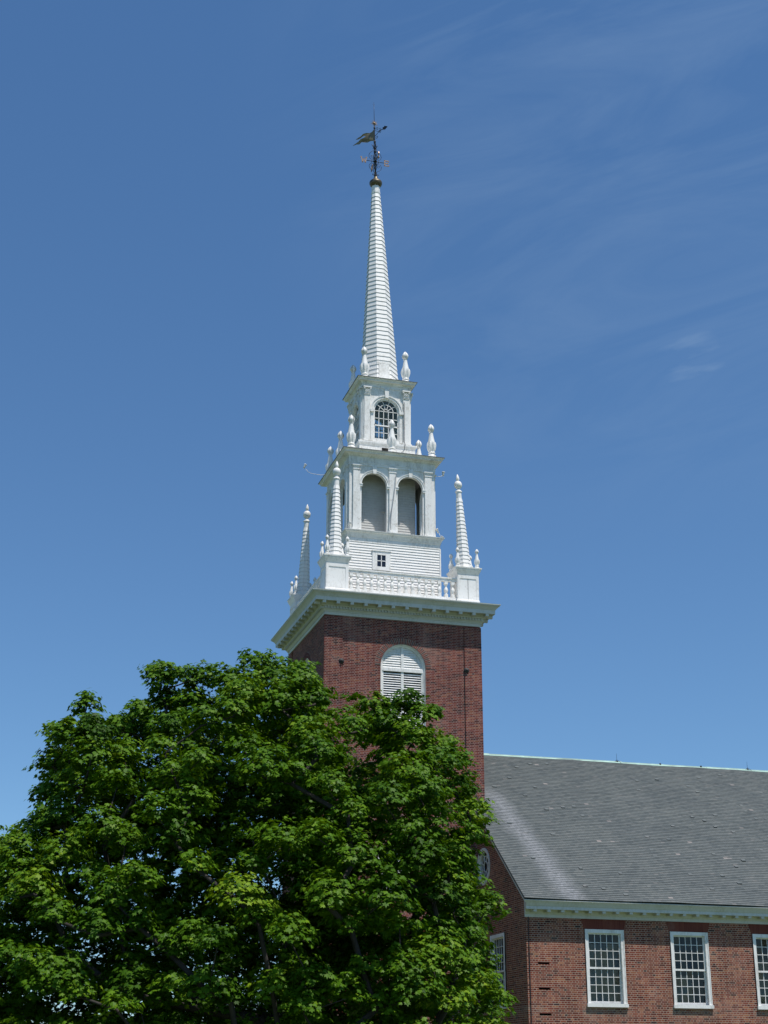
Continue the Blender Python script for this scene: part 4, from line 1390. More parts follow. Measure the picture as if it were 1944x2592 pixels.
# ------------------------------------------------------------------ trees
CLUMPS_A = [(-12.56,-24.42,10.73,0.43),(-12.06,-24.37,10.68,0.43),(-11.57,-24.40,10.86,0.28),(-11.06,-24.95,10.59,0.49),(-10.27,-24.82,11.06,0.38),(-9.87,-25.24,10.65,0.53),(-9.46,-25.93,10.49,0.42),(-10.77,-26.10,10.01,0.52),(-9.19,-26.38,9.89,0.37),(-12.37,-24.30,10.11,0.38),(-12.34,-25.32,9.27,0.45),(-11.14,-26.45,9.50,0.51),(-9.94,-26.23,9.79,0.59),(-11.86,-26.44,9.22,0.44),(-12.72,-24.20,10.93,0.20),(-10.47,-24.79,11.27,0.22),(-14.23,-23.61,10.05,0.34),(-14.71,-24.42,9.20,0.42),(-14.11,-24.81,9.09,0.52),(-13.46,-24.18,9.44,0.43),(-13.02,-24.61,9.80,0.33),(-14.96,-23.43,8.71,0.39),(-14.19,-25.26,8.47,0.52),(-13.40,-25.12,8.61,0.45),(-14.95,-23.51,7.91,0.38),(-14.27,-24.83,7.92,0.52),(-13.62,-25.98,7.82,0.44),(-15.04,-23.38,9.48,0.22),(-14.23,-23.59,10.21,0.18),(-15.13,-23.41,7.83,0.22),(-12.41,-26.80,7.84,0.54),(-12.66,-26.43,8.52,0.36),(-12.03,-27.36,8.21,0.35),(-12.18,-27.34,7.12,0.49),(-12.93,-27.55,7.00,0.42),(-14.57,-24.25,7.22,0.60),(-15.22,-23.63,6.94,0.46),(-13.93,-26.36,6.70,0.50),(-13.41,-26.45,6.43,0.43),(-15.60,-24.15,6.52,0.45),(-14.63,-25.32,6.27,0.59),(-13.30,-27.69,5.58,0.42),(-12.43,-27.26,6.45,0.49),(-12.13,-27.95,5.85,0.35),(-15.52,-24.62,5.90,0.52),(-15.23,-25.86,5.45,0.50),(-14.15,-26.08,5.70,0.43),(-10.62,-27.69,7.93,0.64),(-10.03,-27.82,7.76,0.50),(-10.93,-26.80,8.65,0.43),(-9.40,-27.52,8.42,0.50),(-9.41,-27.03,9.00,0.51),(-10.35,-28.32,6.31,0.56),(-10.90,-28.18,5.83,0.35),(-9.31,-28.30,7.54,0.42),(-8.88,-28.32,7.02,0.42),(-9.67,-28.90,6.42,0.41),(-11.20,-28.48,5.12,0.55),(-10.78,-28.38,4.66,0.42),(-10.30,-29.16,4.34,0.41),(-12.06,-27.98,4.30,0.55),(-11.73,-28.86,4.17,0.41),(-12.52,-27.55,4.17,0.42),(-13.67,-27.10,5.24,0.53),(-13.99,-27.28,4.50,0.56),(-13.13,-27.40,4.63,0.35),(-14.85,-26.42,4.87,0.43),(-15.64,-25.21,5.36,0.36),(-15.20,-27.24,3.86,0.41),(-14.81,-27.09,3.50,0.63),(-14.29,-27.32,3.25,0.35),(-13.07,-27.31,3.28,0.63),(-13.57,-27.99,2.97,0.34),(-11.77,-28.21,3.35,0.48),(-11.26,-28.10,3.12,0.35),(-12.40,-27.93,3.36,0.35),(-15.68,-26.84,4.04,0.28),(-8.85,-28.59,6.01,0.63),(-9.37,-29.00,5.23,0.48),(-8.32,-28.83,5.16,0.63),(-8.80,-28.35,4.68,0.49),(-9.46,-29.04,5.01,0.41),(-7.75,-28.42,4.73,0.43),(-10.43,-28.28,3.33,0.49),(-9.69,-28.58,3.53,0.42),(-9.01,-28.76,3.23,0.42),(-8.54,-28.42,3.74,0.35),(-9.85,-28.60,2.94,0.42),(-7.60,-25.72,9.93,0.46),(-8.26,-26.39,9.30,0.45),(-6.83,-25.86,10.10,0.43),(-6.37,-25.97,9.80,0.38),(-7.39,-26.30,9.51,0.38),(-6.11,-25.92,9.93,0.23),(-6.87,-26.56,9.09,0.53),(-5.93,-26.13,8.96,0.46),(-5.58,-26.39,8.76,0.23),(-6.38,-26.85,8.45,0.60),(-7.23,-27.32,8.17,0.52),(-7.99,-28.31,7.28,0.50),(-7.11,-28.00,7.53,0.58),(-5.83,-26.62,7.96,0.44),(-5.60,-26.94,7.35,0.43),(-6.71,-27.60,7.06,0.59),(-7.47,-28.09,6.67,0.50),(-5.71,-26.98,6.83,0.37),(-6.09,-27.04,6.39,0.43),(-7.17,-28.34,6.10,0.50),(-6.34,-27.38,5.73,0.52),(-7.48,-27.87,5.82,0.43),(-5.56,-26.48,5.91,0.38),(-5.11,-26.52,5.30,0.41),(-4.66,-26.42,5.20,0.18),(-6.13,-27.19,5.15,0.43),(-6.73,-27.63,5.35,0.44),(-6.55,-27.62,4.60,0.44),(-5.73,-26.96,4.63,0.43),(-6.91,-28.09,3.96,0.65),(-7.77,-28.63,3.74,0.49),(-6.20,-27.44,3.90,0.55),(-5.08,-26.21,4.11,0.32),(-7.54,-28.59,3.27,0.57),(-6.54,-27.88,3.16,0.58),(-5.50,-26.98,3.46,0.49),(-4.91,-26.42,3.24,0.38),(-8.22,-28.32,3.06,0.43),(-5.07,-26.28,7.61,0.19),(-17.15,-25.49,2.25,0.60),(-16.22,-25.97,2.19,0.60),(-15.36,-26.05,2.19,0.60),(-14.46,-27.06,2.16,0.59),(-13.59,-26.73,2.23,0.60),(-12.73,-27.39,2.21,0.59),(-12.01,-27.84,2.16,0.59),(-10.98,-27.59,2.23,0.59),(-10.10,-27.79,2.25,0.60),(-9.26,-28.15,2.27,0.59),(-8.45,-28.63,2.22,0.59),(-7.53,-28.64,2.21,0.59),(-6.54,-28.38,2.28,0.49),(-5.08,-26.96,2.27,0.52),(-16.73,-23.00,6.90,0.61),(-16.68,-23.09,5.98,0.61),(-16.56,-24.71,4.93,0.59),(-16.60,-26.07,4.01,0.56),(-16.51,-26.79,3.06,0.55),(-17.68,-22.59,5.80,0.62),(-17.62,-23.95,4.61,0.59),(-17.47,-25.50,3.51,0.57),(-17.37,-24.87,2.57,0.58)]
CLUMPS_F = [(-9.70,-25.24,4.00,0.56),(-13.17,-25.07,5.38,0.49),(-10.20,-25.57,9.56,0.42),(-14.67,-24.65,5.12,0.55),(-9.15,-25.26,6.27,0.56),(-15.14,-23.36,5.98,0.45),(-6.00,-26.08,3.36,0.48),(-7.74,-26.54,3.25,0.44),(-9.06,-25.19,9.79,0.41),(-10.57,-25.16,7.49,0.49),(-6.55,-26.03,7.78,0.53),(-16.39,-23.91,2.77,0.49),(-13.10,-24.72,7.73,0.40),(-15.52,-23.82,4.51,0.40),(-11.85,-24.60,6.86,0.40),(-18.41,-22.38,4.60,0.52),(-14.74,-23.75,4.55,0.52),(-7.69,-26.52,4.73,0.52),(-12.45,-24.37,9.30,0.58),(-12.30,-24.50,5.07,0.49),(-12.74,-24.75,3.53,0.42),(-14.29,-24.58,4.32,0.39),(-14.53,-24.51,2.52,0.48),(-8.19,-25.47,6.45,0.60),(-12.97,-24.02,4.22,0.42),(-9.11,-26.38,5.53,0.61),(-5.83,-26.58,4.09,0.52),(-13.63,-24.00,6.80,0.49),(-13.03,-24.65,6.60,0.41),(-18.48,-22.58,2.54,0.54),(-9.20,-26.00,2.51,0.53),(-11.12,-25.33,8.14,0.53),(-10.88,-24.82,9.45,0.40),(-11.76,-24.75,4.21,0.46),(-13.30,-24.05,8.84,0.38),(-14.77,-23.82,7.27,0.57),(-9.47,-25.54,4.80,0.40),(-10.21,-26.31,5.02,0.59),(-6.63,-26.45,6.43,0.50),(-13.22,-25.31,3.50,0.44),(-8.84,-25.69,7.24,0.60),(-11.64,-25.29,6.66,0.40),(-15.72,-24.36,3.91,0.54),(-12.05,-25.36,7.65,0.41),(-10.97,-25.40,6.17,0.43),(-9.77,-25.69,7.72,0.49),(-10.14,-24.96,6.19,0.47),(-8.55,-25.21,8.25,0.55),(-9.99,-25.50,2.92,0.59),(-12.68,-25.26,2.36,0.59),(-8.98,-25.83,8.84,0.46),(-10.63,-24.71,3.94,0.38),(-6.35,-26.58,5.55,0.50),(-5.81,-26.45,6.51,0.51),(-5.18,-26.68,2.45,0.55),(-11.15,-24.53,5.13,0.45),(-11.94,-24.72,2.73,0.53),(-13.50,-24.92,2.62,0.40),(-15.06,-24.04,3.41,0.46),(-6.83,-26.37,3.70,0.43),(-17.44,-23.30,4.71,0.39),(-17.99,-23.00,3.63,0.38),(-14.20,-23.77,3.86,0.46),(-11.58,-24.49,8.65,0.58),(-15.75,-23.74,5.53,0.56),(-7.22,-26.59,7.86,0.46),(-6.49,-26.37,2.48,0.42),(-13.63,-24.63,5.87,0.47),(-14.30,-23.72,9.31,0.57),(-16.45,-23.47,3.53,0.45),(-7.56,-25.69,7.39,0.60),(-12.04,-25.21,8.58,0.49),(-14.42,-24.12,6.34,0.38),(-11.88,-25.62,3.22,0.61),(-13.63,-23.87,2.32,0.50),(-10.89,-24.86,3.10,0.47),(-9.29,-26.03,3.90,0.40),(-10.77,-25.97,6.85,0.41),(-12.56,-24.32,8.13,0.41),(-15.21,-23.45,3.98,0.41),(-18.73,-22.06,2.64,0.28),(-7.53,-25.76,9.61,0.36),(-5.17,-25.81,7.84,0.43),(-6.58,-25.51,9.38,0.34),(-14.57,-23.70,8.32,0.26),(-19.18,-22.02,3.53,0.28),(-11.73,-24.01,10.37,0.32),(-12.37,-23.86,10.25,0.36),(-14.93,-23.15,8.54,0.30),(-4.96,-26.30,2.47,0.28),(-17.33,-22.54,5.71,0.37),(-9.13,-24.77,11.07,0.35),(-16.41,-22.92,6.22,0.26),(-5.14,-25.77,3.97,0.26),(-16.76,-22.90,6.29,0.20),(-10.05,-24.85,11.20,0.22),(-9.09,-25.42,10.41,0.38),(-10.58,-24.41,10.78,0.39),(-5.34,-26.16,6.88,0.43),(-13.33,-23.49,9.49,0.44),(-5.44,-26.42,4.48,0.40),(-18.10,-22.51,4.75,0.39),(-5.00,-26.05,7.30,0.30),(-11.84,-24.58,10.18,0.37),(-11.39,-24.51,10.79,0.30),(-14.67,-23.27,9.04,0.41),(-7.96,-25.26,10.28,0.25),(-13.92,-23.71,9.63,0.26),(-4.79,-26.21,3.85,0.24),(-10.31,-24.97,10.69,0.27),(-9.74,-24.50,11.01,0.43),(-14.53,-23.80,9.15,0.39),(-5.71,-26.04,6.32,0.39),(-13.24,-23.95,9.82,0.29),(-15.12,-23.31,7.30,0.24),(-17.04,-23.11,5.65,0.42),(-14.91,-23.47,8.20,0.25),(-5.93,-26.23,8.74,0.28),(-18.99,-22.10,4.86,0.22),(-18.95,-22.32,4.46,0.38),(-16.12,-23.58,6.01,0.32),(-7.24,-25.64,10.03,0.20),(-15.87,-23.26,6.26,0.27),(-14.97,-23.72,7.08,0.27),(-15.36,-23.14,6.67,0.43),(-8.39,-24.91,9.85,0.37),(-17.82,-22.16,5.37,0.27),(-14.74,-23.24,7.89,0.27),(-4.96,-26.16,5.53,0.20),(-4.91,-26.01,3.46,0.34),(-5.25,-26.06,5.78,0.31),(-15.52,-23.69,6.35,0.30),(-5.21,-26.03,8.31,0.24),(-8.41,-25.77,9.72,0.29),(-5.78,-26.59,4.92,0.32),(-12.56,-24.30,10.45,0.32),(-5.21,-26.15,4.89,0.32),(-8.74,-24.72,10.37,0.44),(-6.83,-25.47,10.05,0.27),(-5.26,-26.49,3.16,0.34),(-8.82,-21.60,5.45,0.78),(-9.45,-19.88,6.41,0.65),(-6.37,-25.45,2.67,0.89),(-13.97,-21.18,5.54,0.89),(-11.99,-22.68,3.95,0.63),(-13.56,-22.02,3.75,0.88),(-9.80,-22.27,10.71,0.84),(-8.78,-24.55,9.05,0.78),(-12.13,-21.49,4.95,0.68),(-8.99,-23.49,8.42,0.91),(-8.21,-20.66,3.01,0.94),(-11.46,-22.53,4.87,0.75),(-7.88,-21.80,7.69,0.89),(-10.54,-20.84,7.64,0.88),(-11.75,-23.21,2.84,0.93),(-16.33,-19.96,5.16,0.87),(-5.00,-24.44,5.54,0.67),(-10.69,-20.78,9.41,0.81),(-7.49,-22.70,3.63,0.78),(-8.11,-21.61,3.94,0.82),(-7.24,-20.79,7.51,0.83),(-14.16,-19.93,4.03,0.97),(-9.53,-22.67,5.34,0.77),(-15.01,-19.14,4.29,0.84),(-5.57,-23.82,8.17,0.98),(-18.16,-20.44,2.32,0.66),(-12.71,-19.99,8.27,0.75),(-12.38,-20.96,5.78,0.94),(-13.26,-20.47,7.29,0.79),(-9.19,-21.58,8.48,0.75),(-6.58,-21.36,5.93,0.82),(-10.43,-23.29,3.63,0.82),(-15.55,-20.65,4.57,0.72),(-6.92,-22.45,6.58,0.91),(-9.72,-24.13,9.75,0.80),(-7.90,-21.71,5.07,0.88),(-15.36,-22.72,5.57,0.62),(-8.26,-23.03,6.47,0.89),(-15.82,-21.70,6.19,0.77),(-10.19,-21.07,6.23,0.88),(-6.60,-22.60,4.96,0.68),(-6.45,-23.27,2.36,0.82),(-7.92,-22.02,6.39,0.90),(-13.86,-22.03,8.74,0.97),(-13.26,-20.95,2.71,0.93),(-5.75,-21.68,3.31,0.86),(-7.99,-24.06,7.60,0.88),(-13.36,-22.99,6.48,0.61),(-9.19,-24.42,7.81,0.96),(-7.04,-21.25,2.36,0.84),(-14.85,-21.46,5.21,0.62),(-14.66,-22.52,5.66,0.69),(-16.32,-21.58,4.71,0.71),(-11.43,-21.07,7.14,0.80),(-6.77,-24.39,5.89,0.91),(-5.94,-22.01,5.76,0.88),(-4.53,-23.97,2.47,0.74),(-11.03,-22.54,9.46,0.87),(-5.55,-23.47,3.48,0.84),(-13.34,-22.43,4.73,0.80),(-13.74,-21.80,7.58,0.99),(-8.19,-24.26,3.48,0.92),(-12.82,-20.80,4.13,0.91),(-13.48,-19.46,2.36,0.66),(-14.37,-20.12,2.72,0.90),(-9.63,-23.41,10.65,0.98),(-7.35,-21.24,4.42,0.66),(-9.83,-22.29,8.62,0.78),(-9.86,-19.71,5.00,0.85),(-8.14,-22.87,8.11,0.92),(-12.54,-21.57,3.64,0.83),(-13.62,-22.98,8.24,0.99),(-7.93,-20.20,7.39,0.64),(-8.76,-20.83,7.77,0.79),(-6.69,-23.92,4.70,0.67),(-8.37,-20.12,5.59,0.65),(-14.74,-19.50,5.68,0.63),(-13.83,-19.33,5.37,0.79),(-12.63,-23.44,4.70,0.92),(-5.68,-24.97,4.16,0.84),(-8.87,-22.53,10.23,0.72),(-11.79,-22.78,8.39,0.95),(-15.40,-21.06,3.24,0.97),(-7.58,-22.27,2.73,0.80),(-8.94,-23.48,6.16,0.62),(-10.06,-22.37,9.63,0.77),(-11.62,-23.51,4.87,0.92),(-15.36,-22.57,3.08,0.94),(-12.12,-23.57,9.41,0.84),(-10.98,-21.58,4.77,0.62),(-5.20,-24.19,6.39,0.67),(-11.29,-19.73,6.81,0.90),(-12.72,-21.77,9.64,0.77),(-8.89,-23.83,2.63,0.99),(-10.97,-21.24,3.17,0.64),(-11.29,-19.03,4.28,0.96),(-9.10,-20.43,4.06,0.72),(-7.63,-24.44,2.43,0.72),(-9.59,-20.44,5.44,0.82),(-7.76,-23.29,5.57,0.70),(-6.50,-25.45,4.22,0.88),(-11.05,-23.94,5.69,0.66),(-17.92,-19.77,4.68,0.91),(-10.09,-21.31,4.57,0.72),(-11.34,-21.91,3.05,0.62),(-5.33,-22.90,4.49,0.68),(-10.60,-23.97,4.30,0.85),(-10.67,-21.77,8.12,0.90),(-12.91,-22.32,8.50,0.75),(-8.28,-24.06,4.78,0.80),(-12.05,-21.96,3.08,0.63),(-16.73,-20.21,3.22,0.87),(-12.18,-20.33,4.67,0.69),(-8.65,-21.22,9.67,0.99),(-9.35,-22.25,7.84,0.71),(-14.49,-21.76,6.03,0.72),(-11.35,-23.03,6.56,0.67),(-12.66,-19.88,6.66,0.84),(-6.60,-22.10,3.07,0.74),(-14.38,-22.77,7.02,0.69),(-18.69,-21.04,4.01,0.61),(-7.39,-20.60,5.24,0.81),(-16.68,-18.99,2.34,0.62),(-16.22,-19.79,4.14,0.85),(-5.79,-22.19,2.40,0.93),(-12.77,-18.75,3.69,0.79),(-8.78,-20.35,6.94,0.85),(-18.42,-21.37,3.12,0.96),(-10.29,-23.71,6.44,0.76),(-12.83,-22.25,5.52,0.83),(-5.94,-24.48,6.67,0.82),(-13.72,-23.27,2.32,0.94),(-8.90,-24.19,9.81,0.72),(-18.24,-20.26,3.62,0.86),(-14.37,-22.64,3.75,0.71),(-13.47,-21.93,6.53,0.84),(-5.99,-25.36,6.80,0.65),(-12.02,-22.80,10.11,0.78),(-9.53,-23.48,4.55,0.99),(-8.13,-20.81,8.56,0.61),(-7.07,-23.20,9.82,0.64),(-17.14,-19.36,4.07,0.91),(-6.02,-24.62,8.65,0.90),(-4.71,-24.64,2.99,0.68),(-17.04,-20.53,5.01,0.73),(-16.57,-21.97,3.84,0.70),(-7.06,-23.66,8.27,0.79),(-10.49,-24.06,2.35,0.81),(-6.75,-21.44,7.66,0.61),(-15.11,-22.36,4.72,0.88),(-11.71,-22.06,9.08,0.78),(-11.59,-20.42,8.64,0.64),(-6.67,-23.14,7.34,0.84),(-12.13,-23.42,5.91,0.74),(-12.06,-19.40,5.54,0.75),(-9.12,-23.14,7.21,0.95),(-9.17,-21.37,4.06,0.91),(-14.21,-21.39,3.99,0.80),(-11.19,-19.81,2.85,0.68),(-15.68,-19.47,2.48,0.89),(-8.40,-22.67,3.02,0.76),(-15.63,-20.89,5.70,0.69),(-14.77,-20.90,6.10,0.75),(-10.02,-21.26,10.01,0.68),(-11.47,-22.05,6.06,0.90),(-6.39,-21.34,4.61,0.72),(-14.47,-22.45,2.45,0.75),(-7.66,-21.99,9.11,0.72),(-9.91,-19.87,3.04,0.73),(-8.74,-23.36,10.58,0.69),(-7.57,-23.29,2.51,0.79),(-10.22,-21.06,8.77,0.63),(-8.08,-23.79,8.59,0.77),(-16.09,-18.65,4.35,0.76),(-16.37,-22.18,5.36,0.74),(-11.04,-24.19,9.74,0.69),(-6.71,-23.11,3.76,0.69),(-6.50,-25.49,5.59,0.84),(-9.52,-24.32,3.54,0.64),(-12.86,-19.08,5.16,0.95),(-10.90,-23.60,7.88,0.85),(-11.68,-21.32,2.35,1.00),(-6.34,-24.54,3.22,0.77),(-11.60,-23.89,10.12,0.64),(-15.45,-19.69,3.34,0.61),(-5.57,-23.66,5.92,0.81),(-13.11,-19.91,2.96,0.84),(-5.25,-23.89,4.85,0.96),(-13.56,-18.91,3.59,0.64),(-10.07,-23.60,8.51,0.62),(-6.66,-25.43,9.18,0.68),(-14.88,-21.06,2.36,0.67),(-6.88,-22.23,8.34,0.68),(-10.10,-21.75,7.38,0.75),(-9.89,-21.23,2.83,0.77),(-14.27,-20.91,6.81,0.65),(-13.88,-21.29,9.52,0.86),(-9.62,-19.95,8.16,0.71),(-6.94,-21.68,3.96,0.68),(-6.56,-22.14,7.55,0.78),(-7.52,-24.82,3.92,0.68),(-8.52,-22.83,4.83,0.81),(-7.44,-21.12,6.32,0.83),(-8.47,-24.41,6.10,0.74),(-7.59,-23.44,4.22,0.76),(-14.25,-19.01,3.78,0.72),(-12.17,-22.07,7.17,0.83),(-9.22,-20.79,2.58,0.74),(-9.02,-20.42,8.80,0.91),(-5.08,-23.37,2.72,0.68),(-12.94,-22.37,7.60,0.60),(-11.75,-23.68,3.74,0.71),(-12.46,-19.57,3.89,0.66),(-11.10,-19.65,5.52,0.61),(-6.36,-24.71,5.06,0.75),(-9.60,-23.06,2.95,0.68),(-7.57,-25.05,4.75,0.79),(-12.34,-23.16,7.32,0.98),(-15.11,-22.79,6.64,0.77),(-10.57,-19.73,8.21,0.98),(-15.84,-22.41,4.03,0.82),(-4.88,-25.30,2.30,0.70),(-17.81,-19.68,2.60,0.64),(-15.84,-18.61,2.87,0.75),(-15.62,-21.73,4.43,0.66),(-11.14,-20.65,5.78,0.98),(-14.45,-22.87,8.48,0.61),(-12.46,-20.43,2.41,0.67),(-10.52,-24.07,10.27,0.63),(-13.04,-22.47,2.35,0.95),(-17.33,-21.47,5.16,0.66),(-12.65,-22.66,3.48,0.69),(-10.20,-22.10,2.37,0.73),(-14.12,-21.91,4.75,0.60),(-7.36,-23.85,7.01,0.69),(-10.24,-22.79,6.86,0.76),(-11.17,-22.15,7.24,0.95),(-12.14,-20.55,7.25,0.80),(-12.36,-19.42,2.50,0.61),(-17.51,-22.04,4.30,0.95),(-7.42,-24.89,8.00,0.92),(-7.22,-25.07,2.89,0.78),(-14.86,-19.44,3.17,0.62),(-7.32,-24.33,4.56,0.68),(-8.88,-22.56,8.67,0.76),(-6.10,-23.33,8.78,0.61),(-11.52,-19.94,4.27,0.61),(-13.27,-23.23,5.80,0.64),(-7.72,-20.46,4.37,0.73),(-5.42,-23.21,6.90,0.93),(-13.29,-20.74,8.54,0.92),(-10.65,-22.31,4.82,0.75),(-11.21,-21.13,8.83,0.67),(-9.19,-22.85,9.60,0.62),(-8.43,-23.56,5.43,0.65),(-7.70,-22.58,4.67,0.71),(-7.39,-21.83,3.41,0.61),(-8.48,-21.46,2.40,0.96),(-8.15,-21.06,5.82,0.68),(-10.35,-19.59,3.77,0.70),(-16.33,-21.65,2.90,0.88),(-10.22,-23.52,5.48,0.68),(-5.47,-25.46,4.92,0.60),(-6.61,-23.75,9.08,0.66),(-12.83,-22.88,9.60,0.78),(-8.95,-24.57,3.99,0.75),(-16.54,-20.83,5.82,0.64),(-9.91,-20.58,4.36,0.67),(-8.29,-22.36,5.58,0.73),(-7.13,-24.80,9.65,0.68)]
